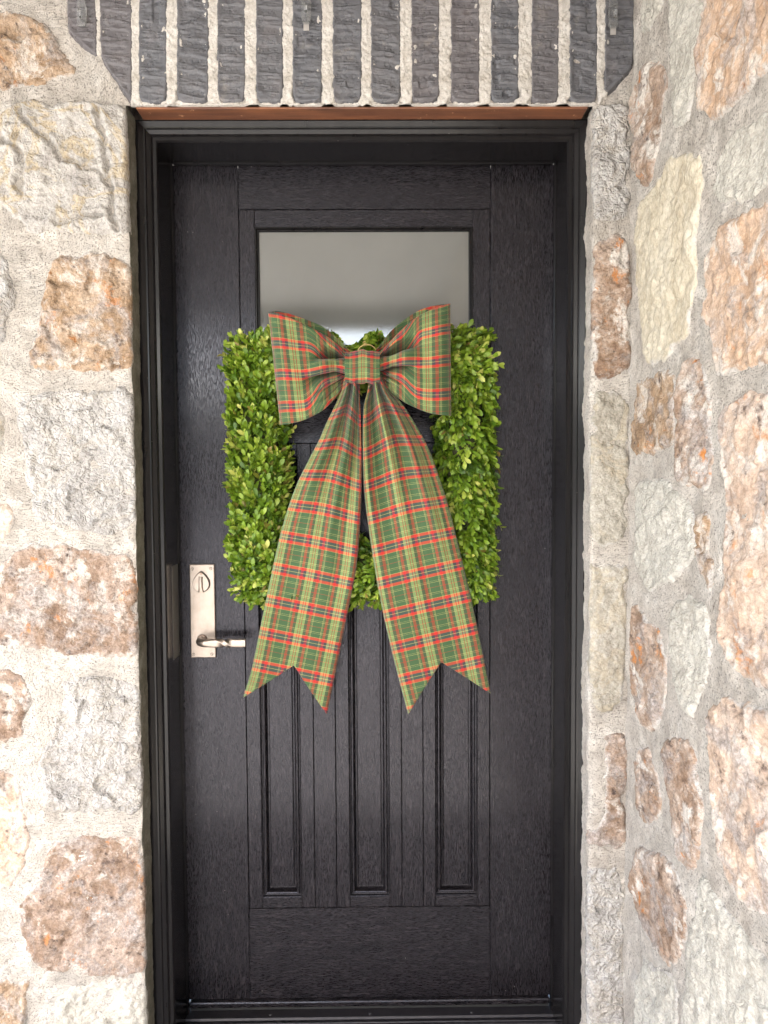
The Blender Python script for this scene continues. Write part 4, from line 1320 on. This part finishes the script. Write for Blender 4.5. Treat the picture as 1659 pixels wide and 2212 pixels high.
tail(-1,
     [(744, 812), (738, 845), (722, 880), (705, 915), (690, 950), (664, 1000), (640, 1050), (618, 1112), (600, 1180), (570, 1320), (545, 1440), (525, 1507), (512, 1550)],
     [(778, 812), (777, 850), (779, 900), (781, 1000), (779, 1100), (772, 1200), (763, 1260), (735, 1400), (706, 1543), (703, 1560)],
     [(0, 1507), (0.49, 1437), (1, 1543)], (-0.2, 0.98), 1.3,
     [(0.22, 0.08, 0.020, 0.30), (0.45, 0.06, -0.018, 0.22), (0.66, 0.07, 0.022, 0.42), (0.86, 0.06, -0.022, 0.34), (0.98, 0.05, 0.012, 0.5)], 0.018)
tail(1,
     [(800, 812), (793, 850), (786, 880), (784, 950), (786, 1050), (798, 1150), (820, 1285), (845, 1400), (882, 1543), (887, 1560)],
     [(826, 812), (842, 842), (868, 872), (890, 905), (912, 942), (930, 980), (950, 1036), (970, 1100), (1000, 1220), (1030, 1350), (1060, 1498), (1070, 1550)],
     [(0, 1543), (0.52, 1430), (1, 1498)], (0.23, 0.97), 4.2,
     [(0.05, 0.06, 0.016, 0.45), (0.24, 0.07, -0.018, 0.26), (0.42, 0.07, 0.020, 0.34), (0.60, 0.06, -0.016, 0.26), (0.76, 0.06, 0.020, 0.42), (0.92, 0.05, -0.014, 0.4)], 0.026)
# knot: a band wrapped round the middle
NB, NTH = 40, 72
bb = np.linspace(0, 1, NB)[None, :]; thv = np.linspace(0, 2*math.pi, NTH)[:, None]
xk = 745+(821-745)*bb
ends = 1-0.10*(np.abs(bb-0.5)*2)**3
pleat = 1+0.030*np.cos(bb*13+0.6)*np.sin(thv)**2+0.022*np.cos(bb*23+1.0)
yk = 793.0-np.sin(thv)*35.5*ends*pleat+1.5*np.sin(bb*9)
ck = np.cos(thv)
dk = 0.142+np.sign(ck)*np.abs(ck)**0.75*0.038*ends+0.0022*np.cos(bb*17+0.4)*(np.cos(thv) > 0)*np.abs(np.sin(thv))
Vk = at(xk+0*thv, yk, -dk)
UVk = np.zeros(Vk.shape[:2]+(2,))
UVk[..., 0] = (bb-0.5)*0.082+0.010
UVk[..., 1] = np.where(thv <= math.pi, thv, thv-2*math.pi)*0.036+0.052
cloth('knot', Vk, UVk, M['plaid'], bow, 0.002)

# thin brass ring by which the bow hangs, with a twist of wire
ring = thing('brass_ring', 'thin brass wire ring above the bow knot', 'ring', tuple(at(793., 755., -0.118)))
def tube(name, P, r, mat, parent, seg=8, closed=False):
    P = np.array(P, float)
    n = len(P)
    V = []
    for i in range(n):
        a, b = P[(i-1) % n if closed else max(0, i-1)], P[(i+1) % n if closed else min(n-1, i+1)]
        t = (b-a)/np.linalg.norm(b-a)
        s = np.cross(t, [0.3, -1, 0.2]); s /= np.linalg.norm(s); q = np.cross(t, s)
        for k in range(seg):
            an = 2*math.pi*k/seg
            V.append(P[i]+r*(math.cos(an)*s+math.sin(an)*q))
    V = np.array(V).reshape(n, seg, 3)
    f = []
    for i in range(n if closed else n-1):
        for k in range(seg):
            f.append((i*seg+k, i*seg+(k+1) % seg, ((i+1) % n)*seg+(k+1) % seg, ((i+1) % n)*seg+k))
    return local(name, V, f, mat, parent)
rc = at(793., 766., -0.112)
tube('wire_loop', [rc+np.array([math.cos(a_)*0.0225, -0.004*math.sin(a_), math.sin(a_)*0.0215]) for a_ in np.linspace(0, 2*math.pi, 40, endpoint=False)], 0.0011, M['brass'], ring, 8, True)
w0 = at(788., 748., -0.112)
tube('wire_twist', [w0+np.array([0.004*math.cos(k*1.9), -0.004+0.003*math.sin(k*1.9), 0.0016*k]) for k in np.linspace(0, 6, 40)], 0.0010, M['brass'], ring, 6)

# ------------------------------------------------------------------ clear stick-on hooks on the bricks
def hook(x, y0, y1, w, label, strip):
    a = at(x, y0, YW-0.011); b = at(x, y1, YW-0.011)
    cx_, zt, zb = a[0], a[2], b[2]
    hw = w/2/ (F/1.545)
    yb_ = YW-0.0155
    t = thing('adhesive_hook', label, 'hook', (cx_, yb_, (zt+zb)/2), 'clear hooks stuck on the bricks')
    # backplate with bowed sides
    n = 20
    bm = bmesh.new()
    out = []
    for k in range(n+1):
        q = k/n; z_ = zt+(zb-zt)*q
        ww = hw*(0.62+0.38*math.sin(q*math.pi)**0.5)
        out.append((ww, z_))
    pts2 = [(cx_+p[0], p[1]) for p in out]+[(cx_-p[0], p[1]) for p in reversed(out)]
    r0 = [bm.verts.new((p[0], yb_+0.003, p[1])) for p in pts2]
    zc = (zt+zb)/2
    r1 = [bm.verts.new((p[0], yb_-0.0005, p[1])) for p in pts2]
    r2 = [bm.verts.new((cx_+(p[0]-cx_)*0.86, yb_-0.002, zc+(p[1]-zc)*0.95)) for p in pts2]
    m_ = len(pts2)
    for A, B in ((r0, r1), (r1, r2)):
        for i in range(m_): bm.faces.new([A[i], A[(i+1) % m_], B[(i+1) % m_], B[i]])
    bm.faces.new(r0[::-1]); bm.faces.new(r2)
    bm_obj('backplate', bm, M['clear'], t, True, 40)
    # the hook itself: leaves the plate half way up, curls out, down and forward
    zs0 = zt+(zb-zt)*0.45
    P = [(cx_, yb_-0.0022, zs0)]
    for k in range(12):
        a_ = k/11*math.pi*1.05
        P.append((cx_, yb_-0.008-0.0055*math.cos(math.pi-a_)*-1-0.0, zs0-0.004-0.011*math.sin(a_)))
    tube('hook_arm', P, 0.0026, M['clear'], t, 10)
    if strip:
        box('tape_tab', cx_-hw*0.55, cx_+hw*0.55, yb_+0.001, yb_+0.0022, zb-0.012, zb+0.004, M['tab'], t)
hook(177., 2., 60., 21., 'clear plastic hook on the short brick at the left end of the brick row', False)
hook(661., -16., 55., 21., 'clear plastic hook with tape tab near the middle of the brick row', True)
hook(1324., -4., 64., 21., 'clear plastic hook with tape tab on the last brick at the right end', True)
